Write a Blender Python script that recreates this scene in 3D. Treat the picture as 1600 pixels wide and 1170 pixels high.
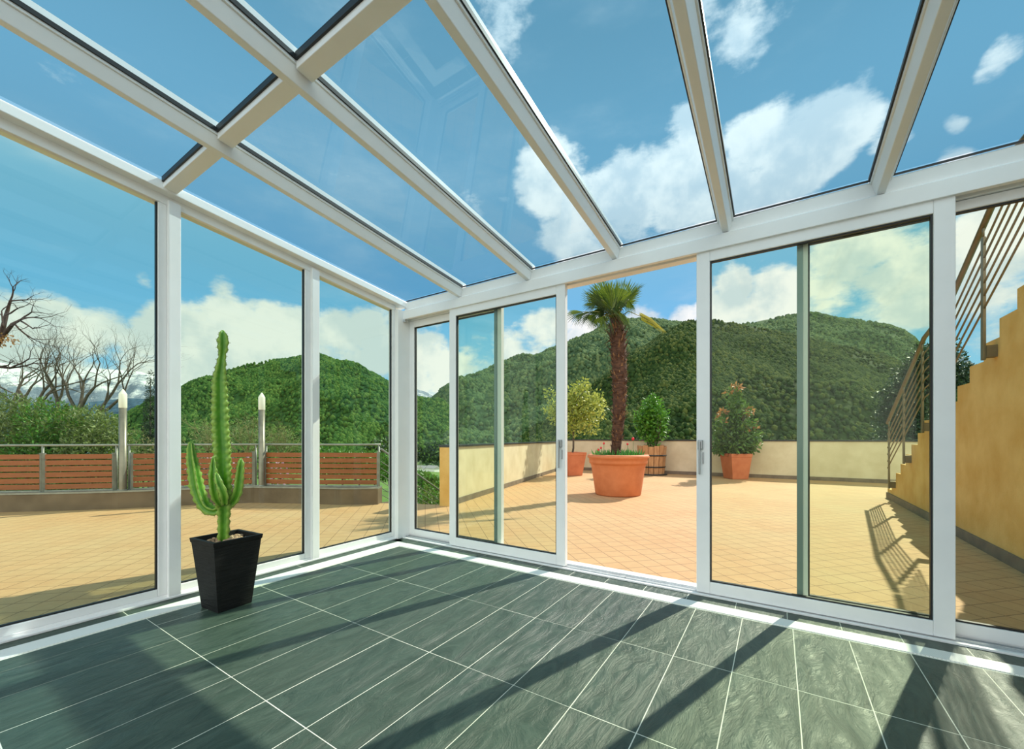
import bpy, bmesh, math, random
from math import sin, cos, pi, radians, sqrt, atan2, acos, tan
from mathutils import Vector, Matrix, noise

for o in list(bpy.data.objects): bpy.data.objects.remove(o)
SC = bpy.context.scene
COL = SC.collection

# ------------------------------------------------------------------ camera
# x runs along the sliding-door wall (y = 3.15), y runs along the left glass wall (x = -3.5)
CF, CCX, CHY, CH = 639.0, 800.0, 684.0, 1.1
YAW = atan2(415, 639)
FW = (-sin(YAW), cos(YAW)); RT = (cos(YAW), sin(YAW))
cam_d = bpy.data.cameras.new('camera')
cam = bpy.data.objects.new('camera', cam_d); COL.objects.link(cam)
cam.location = (0, 0, CH); cam.rotation_euler = (pi / 2, 0, YAW)
cam_d.sensor_fit = 'HORIZONTAL'; cam_d.sensor_width = 36
cam_d.lens = 36 * CF / 1600
cam_d.shift_y = (CHY - 585) / 1600
cam_d.clip_start = .05; cam_d.clip_end = 20000
SC.camera = cam

def ray(px, py):
    u = (px - CCX) / CF
    return Vector((FW[0] + u * RT[0], FW[1] + u * RT[1], (CHY - py) / CF))
def at(px, py, d):
    r = ray(px, py) * d
    return Vector((r.x, r.y, CH + r.z))
def atz(px, d, z):
    r = ray(px, CHY) * d
    return Vector((r.x, r.y, z))

# ------------------------------------------------------------------ exposure, sun, sky
SC.view_settings.view_transform = 'Standard'; SC.view_settings.look = 'None'
SC.view_settings.exposure = 0.0; SC.view_settings.gamma = 1.0
try: SC.view_settings.use_curve_mapping = False
except Exception: pass
SC.cycles.max_bounces = 10; SC.cycles.transparent_max_bounces = 24
SC.cycles.diffuse_bounces = 4; SC.cycles.glossy_bounces = 4; SC.cycles.caustics_reflective = False
SC.cycles.caustics_refractive = False
SC.cycles.sample_clamp_indirect = 6

SUN_AZ, SUN_EL = radians(18.5), radians(42)
sun_dir = Vector((sin(SUN_AZ) * cos(SUN_EL), cos(SUN_AZ) * cos(SUN_EL), sin(SUN_EL)))
sd = bpy.data.lights.new('sun', 'SUN'); sd.energy = 6.0; sd.angle = radians(.53); sd.color = (1, .94, .82)
so = bpy.data.objects.new('sun', sd); COL.objects.link(so)
so.rotation_euler = sun_dir.to_track_quat('Z', 'Y').to_euler()

W = bpy.data.worlds.new('sky'); SC.world = W; W.use_nodes = True
nt = W.node_tree; nt.nodes.clear()
class G:
    """tiny node helper"""
    def __init__(s, nt): s.nt = nt
    def n(s, t, **k):
        nd = s.nt.nodes.new('ShaderNode' + t)
        for a, b in k.items(): setattr(nd, a, b)
        return nd
    def l(s, a, b): s.nt.links.new(a, b)
    def put(s, sock, v):
        if hasattr(v, 'is_output') or isinstance(v, bpy.types.NodeSocket): s.l(v, sock)
        else: sock.default_value = v
    def m(s, op, a, b=0.0, c=0.0, clamp=False):
        nd = s.n('Math', operation=op, use_clamp=clamp)
        s.put(nd.inputs[0], a); s.put(nd.inputs[1], b); s.put(nd.inputs[2], c)
        return nd.outputs[0]
    def mr(s, v, a, b, c, d, smooth=False):
        nd = s.n('MapRange')
        if smooth: nd.interpolation_type = 'SMOOTHSTEP'
        s.put(nd.inputs[0], v)
        for i, q in enumerate((a, b, c, d)): nd.inputs[i + 1].default_value = q
        return nd.outputs[0]
    def mix(s, f, a, b, blend='MIX'):
        nd = s.n('Mix', data_type='RGBA', blend_type=blend)
        s.put(nd.inputs[0], f)
        for i, v in ((6, a), (7, b)):
            if isinstance(v, tuple): v = (*v[:3], 1)
            s.put(nd.inputs[i], v)
        return nd.outputs[2]
    def noise(s, vec, scale, detail=4, rough=.55, dist=0.0, out=0):
        nd = s.n('TexNoise'); s.l(vec, nd.inputs['Vector'])
        nd.inputs['Scale'].default_value = scale; nd.inputs['Detail'].default_value = detail
        nd.inputs['Roughness'].default_value = rough; nd.inputs['Distortion'].default_value = dist
        return nd.outputs[out]
    def mapping(s, vec, scale=(1, 1, 1), rot=(0, 0, 0), loc=(0, 0, 0)):
        nd = s.n('Mapping'); s.l(vec, nd.inputs[0])
        nd.inputs['Scale'].default_value = scale; nd.inputs['Rotation'].default_value = rot; nd.inputs['Location'].default_value = loc
        return nd.outputs[0]
    def ramp(s, v, stops):
        nd = s.n('ValToRGB'); s.put(nd.inputs[0], v)
        e = nd.color_ramp.elements
        while len(e) < len(stops): e.new(.5)
        for i, (p, c) in enumerate(stops): e[i].position = p; e[i].color = (*c[:3], 1)
        return nd.outputs[0]

g = G(nt)
tc = g.n('TexCoord'); dirv = tc.outputs['Generated']
sep = g.n('SeparateXYZ'); g.l(dirv, sep.inputs[0])
elev = sep.outputs[2]
skyc = g.ramp(elev, [(0.0, (.46, .74, .88)), (.10, (.31, .66, .94)), (.25, (.19, .53, .87)), (.45, (.21, .45, .64)), (.7, (.155, .34, .48)), (1, (.12, .28, .42))])
# cloud banks: (photo x, photo y, radius, weight) turned into directions on the sky
CL = [(860,285,52,1),(905,350,60,1),(985,310,62,1),(1070,195,34,.8),(1060,290,72,1),(1150,310,70,1),(1190,215,52,.9),(1240,250,75,1),(1310,195,55,.9),
      (1385,215,34,.6),(1170,45,50,.85),(1120,15,45,.6),(1215,10,45,.5),(785,15,48,.75),(805,75,20,.4),(745,328,34,.5),(1508,188,24,.7),(1580,85,34,.6),(1492,247,30,.7),(1335,138,34,.5),(1450,30,30,.25),
      (1140,455,38,.9),(1215,480,70,1),(1120,495,50,1),(1340,395,85,1),(1420,450,90,1),(1290,455,50,.9),(1545,400,110,.95),(1600,300,60,.6),(1560,520,90,.6),
      (1065,508,34,.95),(1005,512,34,.85),(920,540,40,.95),(850,520,34,.8),(800,552,36,.9),(735,560,35,.7),(665,540,34,1),(690,580,40,1),(650,590,40,1),
      (560,528,52,1),(600,545,42,1),(515,545,34,.9),(545,492,24,.45),(430,540,60,1),(360,530,62,1),(290,530,62,1),(345,455,30,.55),(470,575,60,1),(300,590,60,1),
      (220,560,50,1),(150,530,55,.95),(80,505,60,.95),(10,500,60,.9),(30,570,70,.8),(120,590,60,.8),(200,610,60,.6),(225,440,20,.35)]
msk = None
def vm(op, a, b):
    nd = g.n('VectorMath', operation=op); g.l(a, nd.inputs[0]); g.put(nd.inputs[1], b); return nd
warp = g.n('TexNoise'); g.l(dirv, warp.inputs['Vector']); warp.inputs['Scale'].default_value = 9; warp.inputs['Detail'].default_value = 6
wv = g.n('VectorMath', operation='MULTIPLY_ADD'); g.l(warp.outputs['Color'], wv.inputs[0]); wv.inputs[1].default_value = (.10, .10, .07); wv.inputs[2].default_value = (-.05, -.05, -.035)
wd = vm('NORMALIZE', vm('ADD', dirv, wv.outputs[0]).outputs[0], (0, 0, 0)).outputs[0]
for (px, py, rr, w) in CL:
    c0 = ray(px, py).normalized(); c1 = ray(px + rr, py).normalized()
    ca = c0.dot(c1)
    dd = vm('DOT_PRODUCT', wd, tuple(c0)).outputs['Value']
    v = g.mr(dd, 1 - (1 - ca) * 2.3, 1.0, -.1, 1.15 * w)
    msk = v if msk is None else g.m('MAXIMUM', msk, v)
cn = g.noise(g.mapping(dirv, (1, 1, 2.4)), 6.0, 8, .62)
cn2 = g.noise(dirv, 30.0, 5, .6)
cv = g.m('ADD', msk, g.m('MULTIPLY', g.m('SUBTRACT', cn, .5), 2.4))
cv = g.m('ADD', cv, g.m('MULTIPLY', g.m('SUBTRACT', cn2, .5), .5))
cf = g.mr(cv, .25, .80, 0, 1, True)
wisp = g.mr(g.noise(g.mapping(dirv, (1, 1, 3.0)), 3.0, 6, .6), .5, .85, 0, .22, True)
cf = g.m('MAXIMUM', cf, wisp)
cshade = g.noise(g.mapping(dirv, (1, 1, 1), loc=(.02, .03, -.06)), 9.0, 5, .55)
# clouds far left are creamier, clouds on the right whiter: a slow colour change over the sky
cream = g.mr(sep.outputs[0], -1.0, -.3, 1, 0)
cc = g.mix(g.mr(cshade, .4, .62, 0, 1, True), (.66, .76, .84), (1.0, 1.0, 1.0))
cc = g.mix(g.m('MULTIPLY', cream, .3), cc, (.95, .96, .78))
col = g.mix(cf, skyc, cc)
# unseen bright cloud bank added behind the camera to light the frames; high clouds are brighter too
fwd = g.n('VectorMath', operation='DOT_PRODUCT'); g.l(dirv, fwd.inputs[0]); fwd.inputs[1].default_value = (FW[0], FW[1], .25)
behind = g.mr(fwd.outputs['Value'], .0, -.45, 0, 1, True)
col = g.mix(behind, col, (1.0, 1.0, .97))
up = g.mr(elev, .3, .6, 1.0, 1.45, True)
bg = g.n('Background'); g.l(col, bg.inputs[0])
low = g.mr(elev, -.06, -.01, .16, 1.0)          # below the horizon: dark far ground
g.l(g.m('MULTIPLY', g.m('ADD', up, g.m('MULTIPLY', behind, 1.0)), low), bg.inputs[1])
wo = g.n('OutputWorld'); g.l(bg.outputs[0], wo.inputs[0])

# ------------------------------------------------------------------ materials
def mat(name, build=None, color=(.8, .8, .8), rough=.5, metal=0.0, spec=.5):
    m = bpy.data.materials.new(name); m.use_nodes = True
    t = m.node_tree; t.nodes.clear(); q = G(t)
    b = q.n('BsdfPrincipled'); o = q.n('OutputMaterial'); q.l(b.outputs[0], o.inputs[0])
    b.inputs['Base Color'].default_value = (*color, 1); b.inputs['Roughness'].default_value = rough
    b.inputs['Metallic'].default_value = metal; b.inputs['Specular IOR Level'].default_value = spec
    if build: build(q, b, o)
    return m
def obj_co(q): return q.n('TexCoord').outputs['Object']
def pos_co(q): return q.n('NewGeometry').outputs['Position']
def bump(q, b, h, strength=.3, dist=.01):
    nd = q.n('Bump'); nd.inputs['Strength'].default_value = strength; nd.inputs['Distance'].default_value = dist
    q.l(h, nd.inputs['Height']); q.l(nd.outputs[0], b.inputs['Normal'])
def vary(c1, c2, scale, rough=.6, detail=4, bmp=0, bd=.01, bs=None, sc=(1, 1, 1)):
    def f(q, b, o):
        p = q.mapping(pos_co(q), sc)
        n = q.noise(p, scale, detail)
        q.l(q.mix(q.mr(n, .35, .65, 0, 1), c1, c2), b.inputs['Base Color'])
        b.inputs['Roughness'].default_value = rough
        if bmp: bump(q, b, q.noise(p, bs or scale * 4, 5), bmp, bd)
    return f
def leafmat(c1, c2, scale=3.0, trans=.35):
    def f(q, b, o):
        r = q.n('NewGeometry').outputs['Random Per Island']
        c = q.mix(r, c1, c2)
        q.l(c, b.inputs['Base Color']); b.inputs['Roughness'].default_value = .42
        t = q.n('BsdfTranslucent'); q.l(q.mix(.5, c, tuple(min(1, v * 1.6) for v in c2)), t.inputs[0])
        mx = q.n('MixShader'); mx.inputs[0].default_value = trans
        q.l(b.outputs[0], mx.inputs[1]); q.l(t.outputs[0], mx.inputs[2]); q.l(mx.outputs[0], o.inputs[0])
    return f
def glassmat(name, tint, refl=1.0, rough=0.0):
    m = bpy.data.materials.new(name); m.use_nodes = True
    t = m.node_tree; t.nodes.clear(); q = G(t); o = q.n('OutputMaterial')
    tr = q.n('BsdfTransparent'); tr.inputs[0].default_value = (*tint, 1)
    gl = q.n('BsdfGlossy'); gl.inputs['Roughness'].default_value = rough; gl.inputs[0].default_value = (1, 1, 1, 1)
    fr = q.n('Fresnel'); fr.inputs[0].default_value = 1.45
    mx = q.n('MixShader'); q.l(q.m('MULTIPLY', fr.outputs[0], refl), mx.inputs[0])
    q.l(tr.outputs[0], mx.inputs[1]); q.l(gl.outputs[0], mx.inputs[2]); q.l(mx.outputs[0], o.inputs[0])
    return m

M = {}
M['white'] = mat('white_aluminium', vary((.87, .87, .86), (.90, .90, .89), 6, .34), spec=.5)
M['gasket'] = mat('black_gasket', color=(.008, .009, .010), rough=.5)
M['alu'] = mat('brushed_aluminium', vary((.52, .54, .56), (.62, .64, .66), 20, .3), metal=.7)
M['edge_grey'] = mat('grey_edge_profile', color=(.22, .28, .29), rough=.4, metal=.3)
M['handle'] = mat('handle_metal', color=(.36, .38, .38), rough=.35, metal=.6)
M['glass_side'] = glassmat('side_glass', (.77, .90, .79), .5)
M['glass_door'] = glassmat('door_glass', (.88, .95, .82), .35)
M['glass_door_left'] = glassmat('left_door_glass', (.86, .95, .84), .5)
M['glass_roof'] = glassmat('roof_glass', (.56, .70, .74), .04)
def slate(q, b, o):
    p = pos_co(q)
    isl = q.n('NewGeometry').outputs['Random Per Island']
    off = q.n('CombineXYZ'); q.l(q.m('MULTIPLY', isl, 37.0), off.inputs[0]); q.l(q.m('MULTIPLY', isl, 11.0), off.inputs[1])
    va = q.n('VectorMath', operation='ADD'); q.l(p, va.inputs[0]); q.l(off.outputs[0], va.inputs[1])
    pv = va.outputs[0]
    mp = q.n('Mapping'); q.l(pv, mp.inputs[0]); mp.inputs['Scale'].default_value = (2.4, .8, 1)
    rr = q.n('CombineXYZ'); q.l(q.mr(isl, 0, 1, -.9, .5), rr.inputs[2]); q.l(rr.outputs[0], mp.inputs['Rotation'])
    st = q.noise(mp.outputs[0], 5, 9, .66, 1.8)
    big = q.noise(pv, 1.6, 4, .55, .6)
    c = q.mix(q.mr(st, .3, .7, 0, 1), (.020, .041, .029), (.066, .102, .076))
    c = q.mix(q.m('MULTIPLY', isl, .35), c, (.046, .070, .044))
    q.l(c, b.inputs['Base Color'])
    q.l(q.mr(big, .3, .7, .34, .52), b.inputs['Roughness'])
    hh = q.m('ADD', q.m('MULTIPLY', st, .8), q.m('MULTIPLY', big, .8))
    bump(q, b, hh, .8, .014)
M['slate'] = mat('green_grey_slate', slate, spec=.42)
M['grout'] = mat('pale_grout', vary((.66, .68, .56), (.78, .79, .68), 9, .8))
def grille(q, b, o):
    p = pos_co(q)
    s = q.n('SeparateXYZ'); q.l(p, s.inputs[0])
    a = q.m('SINE', q.m('MULTIPLY', q.m('ADD', s.outputs[0], s.outputs[1]), 420.0))
    q.l(q.mix(q.mr(a, .55, .95, 0, 1), (.90, .90, .86), (.66, .67, .60)), b.inputs['Base Color'])
    b.inputs['Roughness'].default_value = .45
M['grille'] = mat('white_grille', grille)
def paving(q, b, o):
    p = pos_co(q)
    r = q.mapping(p, (1, 1, 1), (0, 0, radians(45)))
    br = q.n('TexBrick'); q.l(r, br.inputs['Vector']); br.offset = 0.0; br.squash = 1.0
    br.inputs['Scale'].default_value = 1; br.inputs['Mortar Size'].default_value = .0035; br.inputs['Mortar Smooth'].default_value = .3
    br.inputs['Brick Width'].default_value = .168; br.inputs['Row Height'].default_value = .168; br.inputs['Bias'].default_value = 0
    br.inputs['Color1'].default_value = (.575, .32, .150, 1); br.inputs['Color2'].default_value = (.52, .285, .130, 1)
    br.inputs['Mortar'].default_value = (.20, .10, .055, 1)
    n = q.noise(p, .7, 5, .6); n2 = q.noise(p, 14, 5, .6)
    c = q.mix(q.mr(n, .35, .7, 0, .8), br.outputs['Color'], (.54, .37, .19))
    c = q.mix(q.mr(n2, .45, .75, 0, .35), c, (.66, .42, .21))
    q.l(q.mix(br.outputs['Fac'], c, (.25, .14, .07)), b.inputs['Base Color'])
    b.inputs['Roughness'].default_value = .72
    bump(q, b, q.m('SUBTRACT', q.m('MULTIPLY', n2, .3), br.outputs['Fac']), .35, .006)
M['paving'] = mat('terracotta_paving', paving, spec=.3)
M['stucco_cream'] = mat('cream_stucco', vary((.62, .51, .34), (.71, .60, .42), 3, .85, 5, .4, .006, 60))
M['stucco_ochre'] = mat('ochre_stucco', vary((.66, .36, .085), (.80, .50, .17), 2.4, .85, 6, .5, .008, 45))
M['plaster'] = mat('interior_plaster', vary((.60, .60, .57), (.64, .64, .61), 2, .8))
M['coping'] = mat('dark_coping', color=(.018, .020, .020), rough=.4, metal=.3)
M['skirting'] = mat('brown_skirting', vary((.16, .12, .09), (.22, .17, .12), 7, .7))
M['kerb'] = mat('concrete_kerb', vary((.13, .085, .05), (.19, .13, .08), 3, .8, 5, .2, .004, 40))
def woodf(c1, c2, sc):
    def f(q, b, o):
        p = q.mapping(pos_co(q), sc)
        n = q.noise(p, 6, 6, .6, 1.0)
        q.l(q.mix(q.mr(n, .3, .7, 0, 1), c1, c2), b.inputs['Base Color']); b.inputs['Roughness'].default_value = .55
        bump(q, b, n, .3, .004)
    return f
M['slat'] = mat('stained_slat_wood', woodf((.24, .062, .014), (.34, .10, .025), (.6, .6, 6)))
M['barrel'] = mat('barrel_wood', woodf((.28, .12, .045), (.55, .30, .13), (5, 5, .6)))
M['steel'] = mat('satin_steel', vary((.24, .23, .20), (.31, .30, .26), 12, .4), metal=.3)
M['rail_brown'] = mat('bronze_painted_steel', vary((.16, .125, .075), (.21, .165, .10), 8, .45), metal=.35)
M['lamp_steel'] = mat('warm_brushed_steel', vary((.20, .17, .13), (.27, .23, .18), 9, .35), metal=.4)
M['opal'] = mat('opal_lamp_glass', color=(.82, .78, .66), rough=.3)
M['terracotta'] = mat('terracotta', vary((.54, .165, .058), (.62, .21, .08), 5, .7, 5, .15, .004, 60))
M['terracotta_dark'] = mat('terracotta_square', vary((.46, .13, .05), (.54, .17, .07), 5, .7))
def blackpot(q, b, o):
    p = q.mapping(pos_co(q), (2, 2, 26))
    n = q.noise(p, 5, 6, .6, .6)
    q.l(q.mix(q.mr(n, .35, .65, 0, 1), (.006, .006, .006), (.016, .016, .015)), b.inputs['Base Color'])
    b.inputs['Roughness'].default_value = .6; b.inputs['Specular IOR Level'].default_value = .22
    bump(q, b, n, .7, .006)
M['black_pot'] = mat('black_ribbed_clay', blackpot)
M['pebble'] = mat('clay_pebbles', vary((.36, .20, .11), (.60, .42, .28), 30, .8))
M['soil'] = mat('dark_soil', vary((.03, .02, .012), (.06, .04, .025), 20, .9, 4, .5, .01, 60))
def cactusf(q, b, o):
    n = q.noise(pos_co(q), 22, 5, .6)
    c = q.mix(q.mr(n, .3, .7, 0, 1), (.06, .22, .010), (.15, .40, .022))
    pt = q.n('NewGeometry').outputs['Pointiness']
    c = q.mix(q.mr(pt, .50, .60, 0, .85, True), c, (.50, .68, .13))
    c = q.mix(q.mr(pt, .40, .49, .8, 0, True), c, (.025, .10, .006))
    q.l(c, b.inputs['Base Color']); b.inputs['Roughness'].default_value = .38
    b.inputs['Subsurface Weight'].default_value = .0
    t = q.n('BsdfTranslucent'); t.inputs[0].default_value = (.30, .62, .04, 1)
    mx = q.n('MixShader'); mx.inputs[0].default_value = .25
    q.l(b.outputs[0], mx.inputs[1]); q.l(t.outputs[0], mx.inputs[2]); q.l(mx.outputs[0], o.inputs[0])
M['cactus'] = mat('cactus_skin', cactusf)
M['spine'] = mat('rib_edge', color=(.20, .17, .06), rough=.6)
M['palm_trunk'] = mat('palm_fibre', vary((.045, .020, .011), (.12, .055, .028), 14, .9, 6, .9, .02, 40, (1, 1, 2.5)))
M['palm_boot'] = mat('leaf_base', vary((.12, .055, .025), (.32, .18, .08), 20, .8))
M['palm_leaf'] = mat('palm_leaf', leafmat((.022, .07, .007), (.16, .22, .02), trans=.28))
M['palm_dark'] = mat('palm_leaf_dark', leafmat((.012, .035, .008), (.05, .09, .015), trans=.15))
M['palm_old'] = mat('palm_leaf_yellow', leafmat((.14, .18, .015), (.38, .32, .03), trans=.4))
M['petiole'] = mat('petiole', color=(.16, .17, .04), rough=.5)
M['leaf_olive'] = mat('variegated_leaf', leafmat((.10, .16, .012), (.50, .52, .11), trans=.3))
M['leaf_laurel'] = mat('glossy_laurel_leaf', leafmat((.03, .11, .008), (.12, .30, .03), trans=.25))
M['leaf_phot'] = mat('photinia_leaf', leafmat((.035, .09, .012), (.13, .24, .04), trans=.25))
M['leaf_red'] = mat('photinia_young_leaf', leafmat((.30, .11, .04), (.46, .24, .08), trans=.3))
M['leaf_dark'] = mat('dark_shrub_leaf', leafmat((.010, .030, .012), (.03, .07, .025), trans=.15))
M['leaf_bush'] = mat('hedge_leaf', leafmat((.035, .07, .010), (.20, .26, .05), trans=.3))
M['leaf_bush2'] = mat('bamboo_leaf', leafmat((.05, .08, .02), (.30, .34, .12), trans=.3))
M['leaf_cyp'] = mat('cypress_leaf', leafmat((.012, .030, .012), (.035, .06, .025), trans=.1))
M['leaf_grass'] = mat('tulip_leaf', leafmat((.03, .13, .02), (.09, .28, .05), trans=.25))
M['tulip'] = mat('red_petal', color=(.62, .02, .03), rough=.45)
M['pink'] = mat('pink_blossom', leafmat((.62, .20, .45), (.85, .45, .70), trans=.3))
M['white_bloom'] = mat('white_blossom', color=(.85, .85, .80), rough=.5)
M['bark'] = mat('grey_brown_bark', vary((.06, .045, .032), (.13, .10, .07), 12, .9))
M['bark_dark'] = mat('dark_bark', vary((.035, .015, .012), (.07, .035, .025), 12, .9))
M['twig'] = mat('straw_twig', vary((.20, .16, .07), (.34, .28, .13), 8, .9))
M['grass'] = mat('grass_slope', vary((.06, .14, .015), (.16, .26, .04), .35, .9, 6, .6, .2, 3))
M['house_wall'] = mat('house_wall', color=(.75, .74, .70), rough=.8)
M['house_roof'] = mat('house_roof', color=(.35, .33, .32), rough=.8)
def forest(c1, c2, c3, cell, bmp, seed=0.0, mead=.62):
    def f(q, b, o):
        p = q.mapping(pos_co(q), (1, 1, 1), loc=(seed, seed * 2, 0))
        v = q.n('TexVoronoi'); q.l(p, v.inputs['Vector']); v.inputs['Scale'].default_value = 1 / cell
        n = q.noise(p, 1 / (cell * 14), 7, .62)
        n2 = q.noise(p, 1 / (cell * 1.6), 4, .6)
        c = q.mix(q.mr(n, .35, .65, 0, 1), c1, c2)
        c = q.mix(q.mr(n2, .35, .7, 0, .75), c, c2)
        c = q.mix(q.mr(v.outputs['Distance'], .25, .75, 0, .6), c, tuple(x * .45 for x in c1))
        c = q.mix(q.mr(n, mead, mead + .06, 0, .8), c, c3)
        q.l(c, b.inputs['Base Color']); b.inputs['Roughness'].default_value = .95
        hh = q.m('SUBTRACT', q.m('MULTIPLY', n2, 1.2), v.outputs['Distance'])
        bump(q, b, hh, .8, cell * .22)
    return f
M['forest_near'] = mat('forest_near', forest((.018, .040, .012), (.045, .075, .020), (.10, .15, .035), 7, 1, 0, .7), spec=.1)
M['forest_mid'] = mat('forest_mid', forest((.045, .09, .045), (.09, .145, .06), (.12, .19, .06), 10, 1, 40, .66), spec=.1)  # distance haze put into the colour: paler, bluer green
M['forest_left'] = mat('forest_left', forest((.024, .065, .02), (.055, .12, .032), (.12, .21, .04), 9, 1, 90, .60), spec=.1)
M['ridge_haze_tint'] = mat('far_ridge_haze_tint', forest((.06, .11, .16), (.09, .15, .20), (.1, .16, .2), 30, 1, 60, .9), spec=.1)  # blue of aerial haze is mixed into the surface colour
def crownf(c1, c2, c3):
    def f(q, b, o):
        r = q.n('NewGeometry').outputs['Random Per Island']
        n = q.noise(pos_co(q), .008, 5, .6)
        c = q.ramp(q.m('ADD', q.m('MULTIPLY', r, .6), q.m('MULTIPLY', n, .5)), [(.25, c1), (.6, c2), (.85, c3)])
        q.l(c, b.inputs['Base Color']); b.inputs['Roughness'].default_value = 1
    return f
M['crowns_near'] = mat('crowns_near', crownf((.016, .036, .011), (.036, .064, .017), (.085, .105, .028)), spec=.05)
M['crowns_mid'] = mat('crowns_mid', crownf((.042, .082, .042), (.080, .130, .055), (.13, .175, .070)), spec=.05)  # crowns carry the distance haze in their paler, bluer colours
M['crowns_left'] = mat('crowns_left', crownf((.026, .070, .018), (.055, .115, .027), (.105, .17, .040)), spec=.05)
def snowf(q, b, o):
    p = pos_co(q)
    n = q.noise(p, .006, 8, .7)
    s = q.n('SeparateXYZ'); q.l(p, s.inputs[0])
    hgt = q.mr(s.outputs[2], 200, 820, -.22, .20)
    q.l(q.mix(q.mr(q.m('ADD', n, hgt), .42, .58, 0, 1), (.20, .25, .30), (.86, .86, .82)), b.inputs['Base Color'])
    b.inputs['Roughness'].default_value = .9
    bump(q, b, n, 1, 60)
M['snow'] = mat('snowy_rock', snowf)

# ------------------------------------------------------------------ mesh helpers
class MB:
    def __init__(s): s.bm = bmesh.new()
    def box(s, a, b, mi=0):
        a, b = [min(p, q) for p, q in zip(a, b)], [max(p, q) for p, q in zip(a, b)]
        v = [s.bm.verts.new((x, y, z)) for x in (a[0], b[0]) for y in (a[1], b[1]) for z in (a[2], b[2])]
        for f in ((0, 1, 3, 2), (4, 6, 7, 5), (0, 4, 5, 1), (2, 3, 7, 6), (0, 2, 6, 4), (1, 5, 7, 3)):
            s.bm.faces.new([v[i] for i in f]).material_index = mi
        return s
    def hexa(s, pts, mi=0):  # 8 points: bottom ring of four, top ring of four
        v = [s.bm.verts.new(p) for p in pts]
        for f in ((3, 2, 1, 0), (4, 5, 6, 7), (0, 1, 5, 4), (1, 2, 6, 5), (2, 3, 7, 6), (3, 0, 4, 7)):
            s.bm.faces.new([v[i] for i in f]).material_index = mi
        return s
    def obar(s, p, q, w, h, mi=0):   # bar from p to q, w horizontally across, h vertically, centred
        p, q = Vector(p), Vector(q); d = (q - p).normalized()
        sd = Vector((-d.y, d.x, 0)); sd = sd.normalized() if sd.length > 1e-6 else Vector((1, 0, 0))
        up = sd.cross(d) * -1
        if up.z < 0: up = -up
        r = []
        for e in (p, q): r.append([e + sd * (a * w / 2) + up * (c * h / 2) for a, c in ((-1, -1), (1, -1), (1, 1), (-1, 1))])
        return s.hexa(r[0] + r[1], mi)
    def tube(s, pts, rad, n=8, mi=0, caps=True):
        pts = [Vector(p) for p in pts]
        if not hasattr(rad, '__len__'): rad = [rad] * len(pts)
        rings = []; ref = None
        for i, p in enumerate(pts):
            d = (pts[min(i + 1, len(pts) - 1)] - pts[max(i - 1, 0)]).normalized()
            if ref is None: ref = d.orthogonal().normalized()
            ref = (ref - d * ref.dot(d)).normalized(); b2 = d.cross(ref)
            rings.append([s.bm.verts.new(p + (ref * cos(2 * pi * k / n) + b2 * sin(2 * pi * k / n)) * rad[i]) for k in range(n)])
        for a, b in zip(rings, rings[1:]):
            for k in range(n):
                f = s.bm.faces.new((a[k], a[(k + 1) % n], b[(k + 1) % n], b[k])); f.smooth = True; f.material_index = mi
        if caps:
            s.bm.faces.new(rings[0][::-1]).material_index = mi; s.bm.faces.new(rings[-1]).material_index = mi
        return s
    def lathe(s, prof, c=(0, 0, 0), n=40, mi=0, smooth=True, close=False):
        rings = []
        for r, z in prof:
            if r < 1e-6: rings.append([s.bm.verts.new((c[0], c[1], c[2] + z))])
            else: rings.append([s.bm.verts.new((c[0] + r * cos(2 * pi * k / n), c[1] + r * sin(2 * pi * k / n), c[2] + z)) for k in range(n)])
        for a, b in zip(rings, rings[1:]):
            for k in range(n):
                k2 = (k + 1) % n
                if len(a) == 1 and len(b) == 1: continue
                if len(a) == 1: vs = (a[0], b[k2], b[k])
                elif len(b) == 1: vs = (a[k], a[k2], b[0])
                else: vs = (a[k], a[k2], b[k2], b[k])
                f = s.bm.faces.new(vs); f.smooth = smooth; f.material_index = mi
        return s
    def poly(s, pts, z0, z1, mi=0):  # vertical prism from xy outline
        a = [s.bm.verts.new((p[0], p[1], z0)) for p in pts]; b = [s.bm.verts.new((p[0], p[1], z1)) for p in pts]
        s.bm.faces.new(a[::-1]).material_index = mi; s.bm.faces.new(b).material_index = mi
        for i in range(len(pts)):
            j = (i + 1) % len(pts); s.bm.faces.new((a[i], a[j], b[j], b[i])).material_index = mi
        return s
    def leaf(s, p, d, up, L, Wd, mi=0):
        d = d.normalized(); sd = d.cross(up)
        sd = sd.normalized() if sd.length > 1e-5 else d.orthogonal().normalized()
        nrm = sd.cross(d)
        v = [s.bm.verts.new(q) for q in (p, p + d * L * .5 + sd * Wd * .5 + nrm * Wd * .12, p + d * L, p + d * L * .5 - sd * Wd * .5 + nrm * Wd * .12)]
        f = s.bm.faces.new((v[0], v[1], v[2])); f.material_index = mi
        f = s.bm.faces.new((v[0], v[2], v[3])); f.material_index = mi
        return s
    def build(s, name, mats, parent=None, bevel=0, fix=True):
        if fix: bmesh.ops.recalc_face_normals(s.bm, faces=s.bm.faces)
        me = bpy.data.meshes.new(name); s.bm.to_mesh(me); s.bm.free()
        for m in (mats if isinstance(mats, (list, tuple)) else [mats]): me.materials.append(M[m] if isinstance(m, str) else m)
        o = bpy.data.objects.new(name, me); COL.objects.link(o)
        if parent is not None: o.parent = parent; o.matrix_parent_inverse = Matrix.Translation(-parent.location)
        if bevel:
            b = o.modifiers.new('bevel', 'BEVEL'); b.width = bevel; b.segments = 2; b.limit_method = 'ANGLE'
        return o
def thing(name, label, cat, loc, group=None):
    o = bpy.data.objects.new(name, None); COL.objects.link(o); o.location = loc; o.empty_display_size = .1
    o['label'] = label; o['category'] = cat
    if group: o['group'] = group
    return o
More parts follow.
